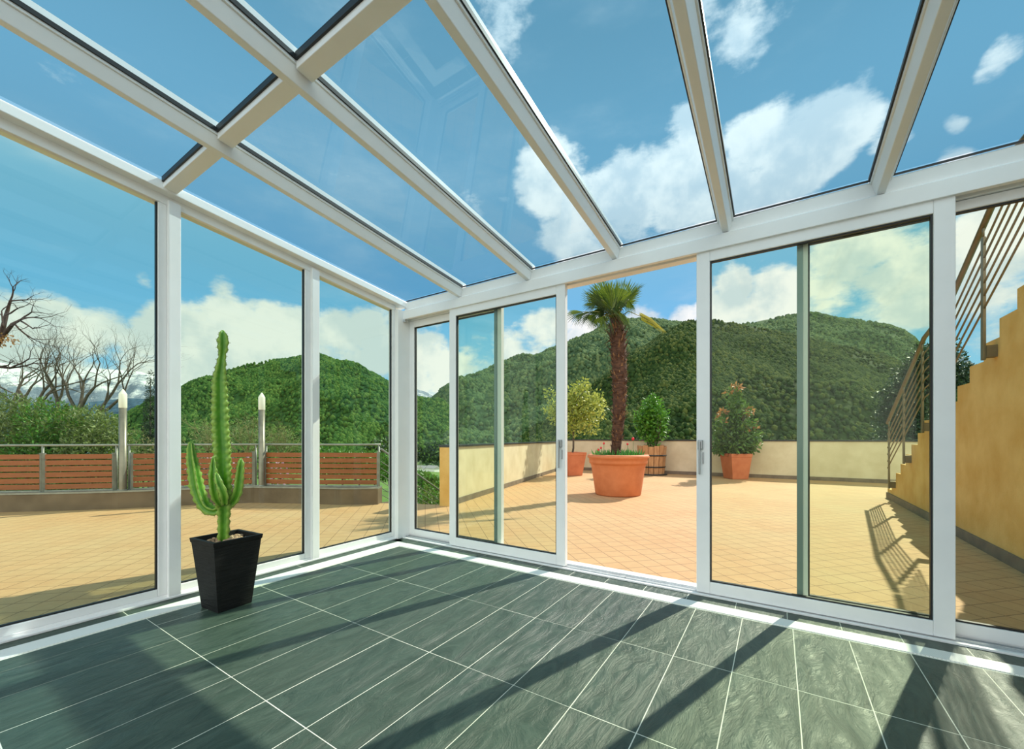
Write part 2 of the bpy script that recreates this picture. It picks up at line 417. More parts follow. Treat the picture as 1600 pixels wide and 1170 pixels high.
def tag(o, label, cat, group=None, kind=None):
    o['label'] = label; o['category'] = cat
    if group: o['group'] = group
    if kind: o['kind'] = kind
    return o
def struct(o, label=None, cat=None):
    o['kind'] = 'structure'
    if label: o['label'] = label
    if cat: o['category'] = cat
    return o
def sroot(name, label, cat, loc=(0, 0, 0)):
    o = bpy.data.objects.new(name, None); COL.objects.link(o); o.location = loc; o.empty_display_size = .1
    return struct(o, label, cat)

# ================================================================== SETTING: floor, grilles, terrace
XW, YW = -3.5, 3.15           # inner faces of the two glass walls
RIGHT, BACK = 1.66, -1.7
ROOF = lambda y: 2.60 + .1024 * (3.15 - y)

mb = MB(); mb.box((XW - .1, BACK, -.12), (RIGHT, YW + .12, -.0007), 1)
xl = [-3.22, -3.06, -2.755, -2.435, -2.11, -1.797, -1.50, -1.243, -.986, -.712, -.442, -.18, .074, .325, .569, .82, 1.07, 1.32, 1.57, RIGHT]
yl = [2.855, 2.175, 1.53, .875, .23, -.42, -1.07, BACK]
rng = random.Random(3)
G2 = .0022
for i in range(len(xl) - 1):
    for j in range(len(yl) - 1):
        mb.box((xl[i] + G2, yl[j + 1] + G2, -.02), (xl[i + 1] - G2, yl[j] - G2, rng.uniform(-.0005, .0005)))
# border tiles between grille and frames
ys = [3.06, 2.6, 1.95, 1.3, .83, .2, -.45, -1.1, BACK]
for a, b in zip(ys, ys[1:]): mb.box((XW, b + G2, -.02), (-3.372, a - G2, 0))
xs = [-3.5, -3.2, -2.9, -2.6, -2.3, -2.0, -1.70, -1.40, -1.106, -.815, -.525, -.23, .05, .31, .57, .83, 1.09, 1.35, RIGHT]
for a, b in zip(xs, xs[1:]): mb.box((a + G2, 2.985, -.02), (b - G2, YW - .02, 0))
struct(mb.build('floor', ['slate', 'grout']), 'green grey slate tile floor with pale thin joints', 'floor')
struct(MB().box((-3.366, BACK, -.015), (-3.232, 2.97, .0045)).build('trim_1', 'grille'), 'white slotted floor grille along the left glass wall', 'floor grille')
struct(MB().box((-3.232, 2.865, -.015), (RIGHT, 2.975, .0045)).build('trim_2', 'grille'), 'white slotted floor grille along the sliding doors', 'floor grille')

# terrace outline (kerb on the left, parapets beyond, ochre stair wall on the right)
KP = [atz(-340, 6.6, 0), atz(-140, 6.15, 0), atz(0, 6.2, 0), atz(100, 6.32, 0), atz(192, 6.5, 0), atz(300, 6.85, 0), atz(404, 7.12, 0), atz(474, 7.02, 0), atz(540, 6.9, 0), atz(594, 6.93, 0)]
PL0 = atz(703, 6.62, 0); PL1 = Vector((-6.35, 12.9, 0)); PB1 = Vector((3.2, 13.3, 0))
out = [(p.x, p.y) for p in KP] + [(PL0.x - .1, PL0.y + .1), (PL1.x - .1, PL1.y + .2), (3.3, 13.5), (3.3, -4), (-10.4, -4)]
struct(MB().poly(out, -.35, -.006).build('terrace_floor', 'paving'), 'terracotta tile paving of the terrace laid diagonally', 'terrace')

# ground of the garden and valley: slope falling away from the terrace
def grid_mesh(name, fn, nu, nv, m):
    b = MB(); vs = [[b.bm.verts.new(fn(i / nu, j / nv)) for j in range(nv + 1)] for i in range(nu + 1)]
    for i in range(nu):
        for j in range(nv): b.bm.faces.new((vs[i][j], vs[i + 1][j], vs[i + 1][j + 1], vs[i][j + 1])).smooth = True
    return b.build(name, m, fix=False)
def valley(u, v):
    a = -1.2 * pi + 0; ang = radians(-30) + u * radians(220); r = 2 + 2600 * v ** 3
    x, y = r * cos(ang), 3 + r * sin(ang)
    z = -1.5 - .078 * r + 1.6 * noise.noise(Vector((x / 40, y / 40, 0))) * min(1, r / 60) + 9 * noise.noise(Vector((x / 160, y / 160, 3))) * min(1, r / 400)
    return (x, y, z)
o = grid_mesh('valley_ground', valley, 120, 90, 'grass'); struct(o, 'green valley slope below the terrace', 'ground')
o.data.flip_normals() if o.data.polygons[0].normal.z < 0 else None

import numpy as np
def forest_on(fn, n, size, m, seed, label):
    # thousands of tree crowns standing on the hill: one uncountable mass
    t_ = bmesh.new(); bmesh.ops.create_icosphere(t_, subdivisions=1, radius=1)
    bv = np.array([v.co[:] for v in t_.verts]); bf = np.array([[v.index for v in f.verts] for f in t_.faces]); t_.free()
    r = random.Random(seed * 7 + 1); P = []; S = []
    while len(P) < n:
        u, v = r.random(), r.random() ** 1.1 * .80
        p = fn(u, v)
        q = noise.noise(Vector((p.x / 130, p.y / 130, seed + 20))) + .5 * noise.noise(Vector((p.x / 45, p.y / 45, seed + 9)))
        if q > (.30 if v > .25 else -.08) and r.random() < .85: continue
        s = size * r.uniform(.6, 1.25); P.append((p.x, p.y, p.z + s * .3)); S.append((s * r.uniform(.7, 1.0), s * r.uniform(.7, 1.0), s * r.uniform(.8, 1.3)))
    P = np.array(P); S = np.array(S)
    rs = np.random.RandomState(seed); jit = 1 + .28 * (rs.rand(n, len(bv), 1) - .5)
    Vv = (bv[None] * S[:, None, :] * jit + P[:, None, :]).reshape(-1, 3)
    F = (bf[None] + (np.arange(n) * len(bv))[:, None, None]).reshape(-1, 3)
    me = bpy.data.meshes.new('forest'); me.vertices.add(len(Vv)); me.vertices.foreach_set('co', Vv.ravel())
    me.loops.add(F.size); me.loops.foreach_set('vertex_index', F.ravel()); me.polygons.add(len(F))
    me.polygons.foreach_set('loop_start', np.arange(0, F.size, 3)); me.update(calc_edges=True)
    me.materials.append(M[m]); o = bpy.data.objects.new('forest', me); COL.objects.link(o)
    o['label'] = label; o['category'] = 'forest'; o['kind'] = 'stuff'
def ridge(name, sky, D, foot, zf, m, label, amp=30, n=220, rows=70, seed=0, back=.35, trees=0, tsize=7, tm=None):
    """hill with its crest at distance D(px) and its foot nearer; sky = crest points of the photo"""
    def D_(px): return D if not callable(D) else D(px)
    def crest(px):
        for (x0, y0), (x1, y1) in zip(sky, sky[1:]):
            if x0 <= px <= x1:
                t = (px - x0) / (x1 - x0); t = t * t * (3 - 2 * t) * .5 + t * .5
                return y0 + (y1 - y0) * t
        return sky[-1][1]
    x0, x1 = sky[0][0], sky[-1][0]
    def fn(u, v):
        px = x0 + (x1 - x0) * u
        d = D_(px); top = at(px, crest(px), d)
        base = atz(px, d * foot, zf)
        if v <= .75:
            t = v / .75; p = base.lerp(top, t)
            hump = sin(pi * t) * .10 * (top.z - zf)
            p.z += hump
            k = sin(pi * min(1, t)) ** .7
        else:
            t = (v - .75) / .25; p = top.lerp(atz(px, d * (1 + back), zf), t); k = t
        q = Vector((p.x / 260 + seed, p.y / 260, seed))
        p.z += amp * k * (1.25 * noise.noise(q) + .75 * noise.noise(q * 2.3) + .38 * noise.noise(q * 5.1) + .5 * (abs(noise.noise(q * 1.6 + Vector((5, 3, 1)))) * -2 + .5))
        return p
    o = grid_mesh(name, fn, n, rows, m)
    struct(o, label, 'hill')
    if trees: forest_on(fn, trees, tsize, tm, seed, 'trees covering the ' + label)
    return o
ridge('snowy_mountain', [(-300, 590), (-120, 560), (0, 566), (60, 585), (130, 574), (215, 580), (250, 590), (280, 598), (310, 612), (380, 640), (560, 660), (645, 606), (662, 611), (680, 618), (730, 640), (800, 670)], 4200, .8, -60, 'snow', 'distant snow covered mountain range on the left skyline', 60, 200, 40, 7)
ridge('blue_ridge', [(-300, 640), (0, 628), (100, 632), (200, 622), (280, 626), (380, 640), (640, 650), (760, 670)], 2600, .8, -60, 'ridge_haze_tint', 'haze-tinted blue foothills under the snowy range', 30, 160, 40, 5)
ridge('blue_hill', [(1300, 660), (1400, 560), (1440, 540), (1460, 534), (1496, 552), (1530, 572), (1600, 590), (1760, 610)], 2600, .8, -60, 'ridge_haze_tint', 'dark haze-tinted blue hill behind the stairs', 30, 120, 40, 9)
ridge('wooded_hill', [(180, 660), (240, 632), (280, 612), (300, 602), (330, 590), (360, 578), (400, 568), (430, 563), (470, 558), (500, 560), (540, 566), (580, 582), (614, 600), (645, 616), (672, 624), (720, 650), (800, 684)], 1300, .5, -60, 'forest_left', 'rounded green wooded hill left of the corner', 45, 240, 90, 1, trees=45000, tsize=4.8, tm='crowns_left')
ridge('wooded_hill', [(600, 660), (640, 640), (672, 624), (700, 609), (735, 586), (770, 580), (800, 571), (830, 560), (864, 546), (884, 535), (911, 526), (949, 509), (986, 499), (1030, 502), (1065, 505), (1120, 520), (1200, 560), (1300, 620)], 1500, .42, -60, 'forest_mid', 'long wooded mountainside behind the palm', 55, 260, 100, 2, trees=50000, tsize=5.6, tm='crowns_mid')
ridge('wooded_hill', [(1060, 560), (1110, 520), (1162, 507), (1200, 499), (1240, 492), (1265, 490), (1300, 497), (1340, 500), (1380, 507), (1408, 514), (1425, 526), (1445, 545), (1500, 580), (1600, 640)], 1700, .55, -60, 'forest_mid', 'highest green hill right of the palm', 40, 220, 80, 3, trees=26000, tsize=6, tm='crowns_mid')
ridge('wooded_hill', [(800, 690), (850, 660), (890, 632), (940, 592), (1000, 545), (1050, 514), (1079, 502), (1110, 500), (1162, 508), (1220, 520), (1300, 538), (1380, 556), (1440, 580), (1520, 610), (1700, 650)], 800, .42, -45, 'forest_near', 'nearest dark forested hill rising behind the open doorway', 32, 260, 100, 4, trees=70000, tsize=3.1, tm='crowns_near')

# little houses in the valley
for (px, py, d, w, lab) in [(648, 742, 330, 5, 'small white valley house nearest the cable railing'), (662, 735, 360, 6, 'small white valley house between two others'), (676, 738, 350, 5, 'small white valley house beside the ochre pillar')]:
    c = at(px, py, d); c.z = -1.5 - .078 * d - 2
    b = MB(); b.box((c.x - w, c.y - 3, c.z), (c.x + w, c.y + 3, c.z + 6))
    t = thing('house', lab, 'house', c, 'houses in the valley'); b.build('wall', 'house_wall', t)
    b = MB(); b.bm.faces.ensure_lookup_table()
    r = [(c.x - w - .5, c.y - 3.6, c.z + 6), (c.x + w + .5, c.y - 3.6, c.z + 6), (c.x + w + .5, c.y + 3.6, c.z + 6), (c.x - w - .5, c.y + 3.6, c.z + 6), (c.x - w - .5, c.y - .05, c.z + 8.4), (c.x + w + .5, c.y - .05, c.z + 8.4), (c.x + w + .5, c.y + .05, c.z + 8.4), (c.x - w - .5, c.y + .05, c.z + 8.4)]
    b.hexa(r).build('roof', 'house_roof', t)

# ---- kerb with metal-topped wall carrying the fence
def offset_line(pts, d):
    r = []
    for i, p in enumerate(pts):
        t = (pts[min(i + 1, len(pts) - 1)] - pts[max(i - 1, 0)]).normalized(); n = Vector((-t.y, t.x, 0))
        r.append(p + n * d)
    return r
def strip_wall(pts, z0, z1, d0, d1, mb, mi=0):
    a, b = offset_line(pts, d0), offset_line(pts, d1)
    for i in range(len(pts) - 1):
        mb.hexa([(a[i].x, a[i].y, z0), (a[i + 1].x, a[i + 1].y, z0), (b[i + 1].x, b[i + 1].y, z0), (b[i].x, b[i].y, z0),
                 (a[i].x, a[i].y, z1), (a[i + 1].x, a[i + 1].y, z1), (b[i + 1].x, b[i + 1].y, z1), (b[i].x, b[i].y, z1)], mi)
    return mb
kr = sroot('kerb_wall', 'low concrete kerb under the slatted fence', 'low wall', KP[4])
strip_wall(KP, -.3, .25, -.14, .12, MB()).build('wall_body', 'kerb', kr)
strip_wall(KP, .25, .275, -.15, .13, MB()).build('coping', 'steel', kr)

# ---- parapet walls
def parapet(name, p, q, th, top, label, base=True, side=1):
    r = sroot(name, label, 'parapet', p)
    d = (q - p).normalized(); n = Vector((-d.y, d.x, 0)) * side
    def slab(z0, z1, o0, o1, e=0):
        a, b = p - d * e, q + d * e
        return MB().hexa([(*(a + n * o0).xy, z0), (*(b + n * o0).xy, z0), (*(b + n * o1).xy, z0), (*(a + n * o1).xy, z0),
                          (*(a + n * o0).xy, z1), (*(b + n * o0).xy, z1), (*(b + n * o1).xy, z1), (*(a + n * o1).xy, z1)])
    slab(-.3, top - .035, 0, th).build('wall_body', 'stucco_cream', r)
    slab(top - .035, top, -.03, th + .03, .03).build('coping', 'coping', r)
    slab(-.005, .09, -.02, 0).build('skirting', 'skirting', r)
    return r
parapet('parapet_wall', PL0, PL1, .16, .985, 'sunlit cream parapet wall with black coping left of the palm')
parapet('parapet_wall', PL1 + Vector((-.1, .2, 0)), PB1, .2, 1.045, 'shaded cream parapet wall across the far end of the terrace')
dp = (PL1 - PL0).normalized(); np_ = Vector((-dp.y, dp.x, 0))
pq = [PL0 - dp * .03 - np_ * .012, PL0 + dp * .10 - np_ * .012, PL0 + dp * .10 + np_ * .172, PL0 - dp * .03 + np_ * .172]
struct(MB().poly([(v.x, v.y) for v in pq], -.1, .945).build('parapet_pillar', 'stucco_ochre'), 'ochre end pillar of the left parapet', 'pillar')

# ---- stair wall with steps
X0 = 1.70
risers = [(10.09, 0.17), (9.77, .335), (9.46, .50), (9.14, .67), (8.82, .84), (8.49, 1.0), (8.156, 1.17), (7.84, 1.34), (7.5, 1.51), (6.6, 1.68), (6.25, 1.85), (5.9, 2.02), (5.56, 2.19), (5.23, 2.36), (4.89, 2.53), (4.56, 2.70), (4.22, 2.87), (3.9, 3.04), (3.56, 3.21), (3.22, 3.4)]
mb = MB(); ms = MB()
for i, (y, z) in enumerate(risers):
    y2 = risers[i + 1][0] if i + 1 < len(risers) else 2.6
    mb.box((X0, y2, -.3), (X0 + .16, y, z)); ms.box((X0 + .16, y2, -.3), (X0 + 1.25, y, z - .03))
st = sroot('staircase', 'ochre stuccoed outside staircase climbing towards the right', 'staircase', (X0, 10.1, 0))
bmesh.ops.remove_doubles(mb.bm, verts=mb.bm.verts, dist=.0005)
mb.build('side_wall', 'stucco_ochre', st); ms.build('steps', 'kerb', st)
MB().box((X0 - .02, 3.3, -.005), (X0, 10.1, .10)).build('skirting', 'skirting', st)

# ---- house wall right of the camera (back left open, so sky from behind lights the frames)
struct(MB().box((RIGHT, BACK, -.1), (RIGHT + .25, YW + .14, 2.62)).build('wall_right', 'plaster'), 'pale plastered house wall closing the right side', 'wall')

# ================================================================== CONSERVATORY
def frame_box(mb, axis, u0, u1, z0, z1, w, d0, d1, zt=None, mi=0, wb=None):
    """rectangular frame in plane: axis 'y' -> wall across y (u is x), axis 'x' -> wall across x (u is y); zt(u)=sloping top"""
    zt = zt or (lambda u: z1); wb = wb or w
    def P(u, d, z): return (u, d, z) if axis == 'y' else (d, u, z)
    def bar(ua, ub, za0, za1, zb0, zb1):
        mb.hexa([P(ua, d0, za0), P(ub, d0, zb0), P(ub, d1, zb0), P(ua, d1, za0), P(ua, d0, za1), P(ub, d0, zb1), P(ub, d1, zb1), P(ua, d1, za1)], mi)
    bar(u0, u0 + w, z0, zt(u0), z0, zt(u0 + w)); bar(u1 - w, u1, z0, zt(u1 - w), z0, zt(u1))
    bar(u0 + w, u1 - w, z0, z0 + wb, z0, z0 + wb)
    bar(u0 + w, u1 - w, zt(u0 + w) - w, zt(u0 + w), zt(u1 - w) - w, zt(u1 - w))
    return mb
def pane(axis, u0, u1, z0, zt, d, th=.006):
    m_ = MB()
    def P(u, dd, z): return (u, dd, z) if axis == 'y' else (dd, u, z)
    m_.hexa([P(u0, d, z0), P(u1, d, z0), P(u1, d + th, z0), P(u0, d + th, z0), P(u0, d, zt(u0)), P(u1, d, zt(u1)), P(u1, d + th, zt(u1)), P(u0, d + th, zt(u0))])
    # one face is enough for thin glass shading: keep only the room side
    return m_
def glass_quad(axis, u0, u1, z0, zt, d):
    m_ = MB()
    def P(u, dd, z): return (u, dd, z) if axis == 'y' else (dd, u, z)
    v = [m_.bm.verts.new(P(*q)) for q in ((u0, d, z0), (u1, d, z0), (u1, d, zt(u1)), (u0, d, zt(u0)))]
    m_.bm.faces.new(v); return m_
def unit(name, label, cat, axis, u0, u1, z0, z1, d0, d1, fw, glass, zt=None, wb=None, handle=None, gw=.009):
    t = zt or (lambda u: z1); wb = wb or fw
    loc = (u0, d0, z0) if axis == 'y' else (d0, u0, z0)
    r = sroot(name, label, cat, loc)
    frame_box(MB(), axis, u0, u1, z0, z1, fw, d0, d1, t, wb=wb).build('frame', 'white', r, bevel=.004)
    sg = 1 if d1 > d0 else -1
    ga, gb = d0 + sg * .012, d0 + sg * .034
    frame_box(MB(), axis, u0 + fw, u1 - fw, z0 + wb, z1 - fw, gw, ga, gb, lambda u: t(u) - fw).build('gasket', 'gasket', r)
    ti = lambda u: t(u) - fw - .002
    glass_quad(axis, u0 + fw, u1 - fw, z0 + wb, ti, d0 + sg * .023).build('glass', glass, r)
    return r

# left glass wall: three fixed windows between posts (a fourth bay runs on beyond the frame)
ZT = lambda y: 2.555 + .1024 * (3.02 - y)
posts = [(-1.06, -.99), (-.03, .04), (1.062, 1.132), (2.088, 2.158)]
bays = [(-1.0, -.02, 'window_4', 'left wall window beside the camera'), (.02, 1.062, 'window_1', 'large left wall window left of the cactus'), (1.132 - .045, 2.088, 'window_2', 'left wall window behind the cactus'), (2.158 - .045, 3.065, 'window_3', 'left wall window next to the corner')]
for (a, b, nm, lab) in bays:
    unit(nm, lab, 'window', 'x', a, b, .028, 0, XW - .012, XW - .07, .047, 'glass_side', ZT)
for i, (a, b) in enumerate(posts):
    pm = MB(); pm.hexa([(XW - .07, a, 0), (XW + .022, a, 0), (XW + .022, b, 0), (XW - .07, b, 0), (XW - .07, a, ROOF(a) - .09), (XW + .022, a, ROOF(a) - .09), (XW + .022, b, ROOF(b) - .09), (XW - .07, b, ROOF(b) - .09)])
    o = pm.build('wall_post', 'white', bevel=.004)
    struct(o, ['white left wall post beside the camera', 'white left wall post left of the frame', 'white wall post left of the cactus', 'white wall post right of the cactus'][i], 'post')
# corner post
o = MB().box((XW - .08, 3.05, 0), (XW + .045, YW + .085, 2.50)).build('corner_post', 'white', bevel=.004); struct(o, 'white corner post where the two glass walls meet', 'post')
# base track of the left wall
o = MB().box((XW - .09, BACK, 0), (XW - .002, 3.06, .028)).box((XW - .002, BACK, 0), (XW + .028, 3.06, .014)).build('trim_3', 'white', bevel=.003); struct(o, 'white sill rail under the left windows', 'sill')
# sloping top rail over left wall (with the outermost rafter)
def slope_bar(mb, x0, x1, ya, yb, o0, o1, mi=0, t0=0, t1=0):
    """bar under the roof plane: o0..o1 offsets from the glass line"""
    return mb.hexa([(x0 + t0, ya, ROOF(ya) + o0), (x1 - t0, ya, ROOF(ya) + o0), (x1 - t0, yb, ROOF(yb) + o0), (x0 + t0, yb, ROOF(yb) + o0),
                    (x0, ya, ROOF(ya) + o1), (x1, ya, ROOF(ya) + o1), (x1, yb, ROOF(yb) + o1), (x0, yb, ROOF(yb) + o1)], mi)
m_ = MB(); slope_bar(m_, XW - .09, -3.437, BACK, 3.17, -.062, .0); slope_bar(m_, XW - .09, XW - .012 + .006, BACK, 3.05, -.12, -.060)
struct(m_.build('trim_4', 'white', bevel=.004), 'white sloping head rail above the left windows', 'head rail')

# rafters
RX = [-2.63, -1.83, -1.03, -.25, .55, 1.35]
RL = ['white roof rafter nearest the corner', 'second white roof rafter from the corner', 'white roof rafter pointing down at the palm', 'steep white roof rafter above the door handle', 'white roof rafter leaning right towards the upper right', 'white roof rafter at the far right edge']
for x, lab in zip(RX, RL):
    r = sroot('roof_rafter', lab, 'rafter', (x - .048, YW, 2.5))
    m_ = MB(); slope_bar(m_, x - .098, x, BACK, 3.16, -.022, -.002); slope_bar(m_, x - .090, x - .008, BACK, 3.155, -.088, -.022, t0=.021)
    m_.build('beam', 'white', r, bevel=.003)
    m_ = MB()
    slope_bar(m_, x - .106, x - .098, BACK, 3.14, -.008, .014); slope_bar(m_, x, x + .008, BACK, 3.14, -.008, .014)
    m_.build('gasket', 'gasket', r)
    m_ = MB(); slope_bar(m_, x - .098, x, BACK, 3.2, .0, .05); m_.build('cap', 'white', r)
# cross bars
XS = [-3.437] + RX
for i in range(3):
    xa, xb = XS[i] + (.008 if i else 0), XS[i + 1] - .106
    r = sroot('roof_crossbar', ['white roof crossbar between left wall and first rafter', 'white roof crossbar between first and second rafter', 'white roof crossbar between second and third rafter'][i], 'crossbar', (xa, 1.06, ROOF(1.06)))
    m_ = MB(); slope_bar(m_, xa - .01, xb + .02, 1.022, 1.10, -.045, .0); m_.build('beam', 'white', r, bevel=.003)
    m_ = MB(); slope_bar(m_, xa, xb, 1.012, 1.022, -.012, .02); m_.build('gasket', 'gasket', r)
# roof glass
edges = [(-3.43, -2.736)] + [(RX[i] + .008, RX[i + 1] - .106) for i in range(5)] + [(1.358, RIGHT)]
k = 0
names = ['beside the left wall', 'between the first and second rafter', 'left of the palm rafter', 'right of the palm rafter', 'above the right sliding door', 'at the upper right', 'at the far right']
for i, (a, b) in enumerate(edges):
    for (ya, yb, w) in (((BACK, 1.012, 'near '), (1.10, 3.14, 'far ')) if i < 3 else ((BACK, 3.14, ''),)):
        m_ = MB(); v = [m_.bm.verts.new(p) for p in ((a, ya, ROOF(ya) + .012), (b, ya, ROOF(ya) + .012), (b, yb, ROOF(yb) + .012), (a, yb, ROOF(yb) + .012))]
        m_.bm.faces.new(v); o = m_.build('roof_glass', 'glass_roof'); struct(o, w + 'clear roof glass pane ' + names[i], 'roof pane')

# header (gutter beam) over the sliding doors
m_ = MB()
def prism_x(mb, prof, x0, x1):
    a = [mb.bm.verts.new((x0, y, z)) for y, z in prof]; b = [mb.bm.verts.new((x1, y, z)) for y, z in prof]
    n = len(prof)
    for i in range(n): mb.bm.faces.new((a[i], a[(i + 1) % n], b[(i + 1) % n], b[i]))
    mb.bm.faces.new(a[::-1]); mb.bm.faces.new(b)
prism_x(m_, [(3.15, 2.594), (3.15, 2.585), (3.16, 2.515), (3.125, 2.497), (3.122, 2.402), (3.155, 2.402), (3.155, 2.425), (3.19, 2.425), (3.19, 2.40), (3.27, 2.40), (3.32, 2.50), (3.32, 2.594)], XW + .03, RIGHT)
hd = sroot('trim_5', 'white gutter beam above the sliding doors', 'header beam', (0, YW, 2.5))
m_.build('beam', 'white', hd, bevel=.003)
MB().box((XW + .07, 3.141, 2.597), (RIGHT, 3.15, 2.607)).build('gasket', 'gasket', hd)
MB().box((XW + .045, 3.12, 2.375), (XW + .075, 3.15, 2.402)).build('track_stop', 'alu', hd)
# bottom track
tr = sroot('trim_6', 'white and aluminium sliding track along the floor', 'door track', (0, YW, 0))
MB().box((XW + .05, 3.105, 0), (RIGHT, 3.128, .012)).box((XW + .05, 3.215, 0), (RIGHT, 3.30, .020)).box((XW + .05, 3.128, 0), (RIGHT, 3.215, .005)).build('rail_bed', 'white', tr, bevel=.002)
MB().box((XW + .05, 3.160, .005), (RIGHT, 3.172, .018)).box((XW + .05, 3.195, .005), (RIGHT, 3.205, .016)).build('rail', 'alu', tr)
MB().box((-1.03, 3.150, .005), (-1.0, 3.178, .026)).build('stop_block', 'alu', tr)

# sliding leaves in the front track and fixed panels behind
def handle(root, x, z, y):
    MB().box((x - .016, y - .022, z - .035), (x + .016, y, z + .03)).build('handle_rose', 'handle', root, bevel=.004)
    MB().box((x - .009, y - .036, z - .21), (x + .003, y - .022, z + .02)).build('handle_lever', 'handle', root, bevel=.003)
    MB().box((x + .013, y - .012, z - .135), (x + .02, y, z - .055)).build('lock_plate', 'handle', root, bevel=.001)
d1 = unit('door_1', 'left sliding glass door leaf with white frame and grey handle', 'sliding door', 'y', -2.80, -1.506, .014, 2.412, 3.14, 3.19, .084, 'glass_door_left', wb=.084)
handle(d1, -1.528 - .02, 1.055, 3.14)
d2 = unit('door_2', 'right sliding glass door leaf with white frame and grey handle', 'sliding door', 'y', -.482, .803, .014, 2.418, 3.14, 3.19, .086, 'glass_door', wb=.082)
handle(d2, -.455, 1.055, 3.14)
unit('window_5', 'fixed glass panel in the left corner, partly behind the left sliding door', 'fixed window', 'y', -3.455, -2.21, .018, 2.398, 3.212, 3.262, .072, 'glass_door_left', wb=.07)
unit('window_6', 'fixed glass panel partly behind the right sliding door', 'fixed window', 'y', .108, RIGHT, .018, 2.398, 3.212, 3.262, .055, 'glass_door', wb=.07)
for x0 in (-2.21 - .072, .108):
    pr = [o for o in bpy.data.objects if o.name.startswith('window_') and abs(o.location.y - 3.212) < .001]
    rt_ = sorted(pr, key=lambda o: o.location.x)[0 if x0 < 0 else 1]
    MB().box((x0 - .004, 3.204, .03), (x0 + .028, 3.2115, 2.38)).build('edge_profile', 'edge_grey', rt_)
#@@PART2
# ================================================================== OBJECTS
V = Vector
rng = random.Random(11)
def rdir(r, up=0.0):
    while True:
        v = V((r.uniform(-1, 1), r.uniform(-1, 1), r.uniform(-1, 1)))
        if .05 < v.length < 1: break
    v.normalize(); v.z += up; return v.normalized()
def leaf_cloud(mb, blobs, n, L, Wd, r, mi=0, up=.2, shell=.5, mis=None):
    """n leaves over ellipsoids (centre, radii)"""
    tot = sum(b[1][0] * b[1][1] * b[1][2] for b in blobs)
    for c, rad in blobs:
        k = int(n * rad[0] * rad[1] * rad[2] / tot)
        for _ in range(k):
            d = rdir(r); q = (shell + (1 - shell) * r.random())
            p = V(c) + V((d.x * rad[0], d.y * rad[1], d.z * rad[2])) * q
            s = r.uniform(.7, 1.3)
            ld = (d * .6 + rdir(r, up)).normalized()
            mb.leaf(p, ld, rdir(r), L * s, Wd * s, (r.choice(mis) if mis else mi))
    return mb

# ---------- potted cactus
def rib_sweep(mb, pts, rad, ribs=4, twist=0.0, seed=0, spine=True, step=.014):
    """ribbed column following pts; rad(t) radius; wavy rib crests with small thorns"""
    pts = [V(p) for p in pts]
    L = [0]
    for a, b in zip(pts, pts[1:]): L.append(L[-1] + (b - a).length)
    tot = L[-1]; n = max(8, int(tot / step)); r = random.Random(seed)
    def pos(t):
        s = t * tot
        for i in range(len(pts) - 1):
            if s <= L[i + 1] or i == len(pts) - 2:
                u = (s - L[i]) / (L[i + 1] - L[i])
                p0 = pts[max(i - 1, 0)]; p1 = pts[i]; p2 = pts[i + 1]; p3 = pts[min(i + 2, len(pts) - 1)]
                return .5 * ((2 * p1) + (p2 - p0) * u + (2 * p0 - 5 * p1 + 4 * p2 - p3) * u * u + (3 * p1 - p0 - 3 * p2 + p3) * u ** 3)
    C = [pos(i / n) for i in range(n + 1)]
    rings = []; ref = None; K = ribs * 6
    for i, p in enumerate(C):
        d = (C[min(i + 1, n)] - C[max(i - 1, 0)]).normalized()
        if ref is None: ref = (V((1, .3, 0)) - d * V((1, .3, 0)).dot(d)).normalized()
        ref = (ref - d * ref.dot(d)).normalized(); b2 = d.cross(ref)
        t = i / n; R_ = rad(t)
        ring = []
        for k in range(K):
            ph = k / K * ribs % 1.0
            w = (abs(ph - .5) * 2) ** 2.0                      # 1 on the rib, 0 in the valley
            wav = 1 + .13 * sin(i * step / .045 * 2 * pi + k // 6 * 1.7) * w + .03 * r.uniform(-1, 1) * w
            q = R_ * (.40 + .60 * w) * wav
            a = 2 * pi * k / K + twist * t
            ring.append(mb.bm.verts.new(p + (ref * cos(a) + b2 * sin(a)) * q))
            if spine and w > .95 and i % 2 == 0 and R_ > .012:
                o = (ref * cos(a) + b2 * sin(a)); e = p + o * (q + .001)
                for sgn in (-1, 1):
                    tip = e + (o + d * .5 * sgn + d.cross(o) * r.uniform(-.5, .5)).normalized() * .008
                    x = [mb.bm.verts.new(v_) for v_ in (e - d * .0018, e + d * .0018, e + d.cross(o) * .0018, tip)]
                    for f in ((0, 1, 3), (1, 2, 3), (2, 0, 3)): mb.bm.faces.new([x[q_] for q_ in f]).material_index = 1
        rings.append(ring)
    for a, b in zip(rings, rings[1:]):
        for k in range(K):
            f = mb.bm.faces.new((a[k], a[(k + 1) % K], b[(k + 1) % K], b[k])); f.smooth = True
            if k % 6 in (0, 5): pass
    mb.bm.faces.new(rings[0][::-1]); mb.bm.faces.new(rings[-1])
    return mb
PC = V((-3.045, 1.238, 0))
cac = thing('potted_cactus', 'tall green branching cactus in a black square tapered pot by the left glass wall', 'potted plant', PC)
cang = radians(4)
def sq(hw, z, rot=cang, c=PC, dx=0, dy=0):
    return [V((c.x + dx + x * cos(rot) - y * sin(rot), c.y + dy + x * sin(rot) + y * cos(rot), z)) for x, y in ((-hw, -hw), (hw, -hw), (hw, hw), (-hw, hw))]
PH = .455
m_ = MB()
rings = [[m_.bm.verts.new(p) for p in sq(h_, z)] for h_, z in ((.097, .004), (.102, .0), (.142, PH - .03), (.146, PH - .028), (.150, PH), (.128, PH), (.122, PH - .10))]
m_.bm.faces.new(rings[0][::-1])
for a, b in zip(rings[0:], rings[1:]):
    for k in range(4): m_.bm.faces.new((a[k], a[(k + 1) % 4], b[(k + 1) % 4], b[k]))
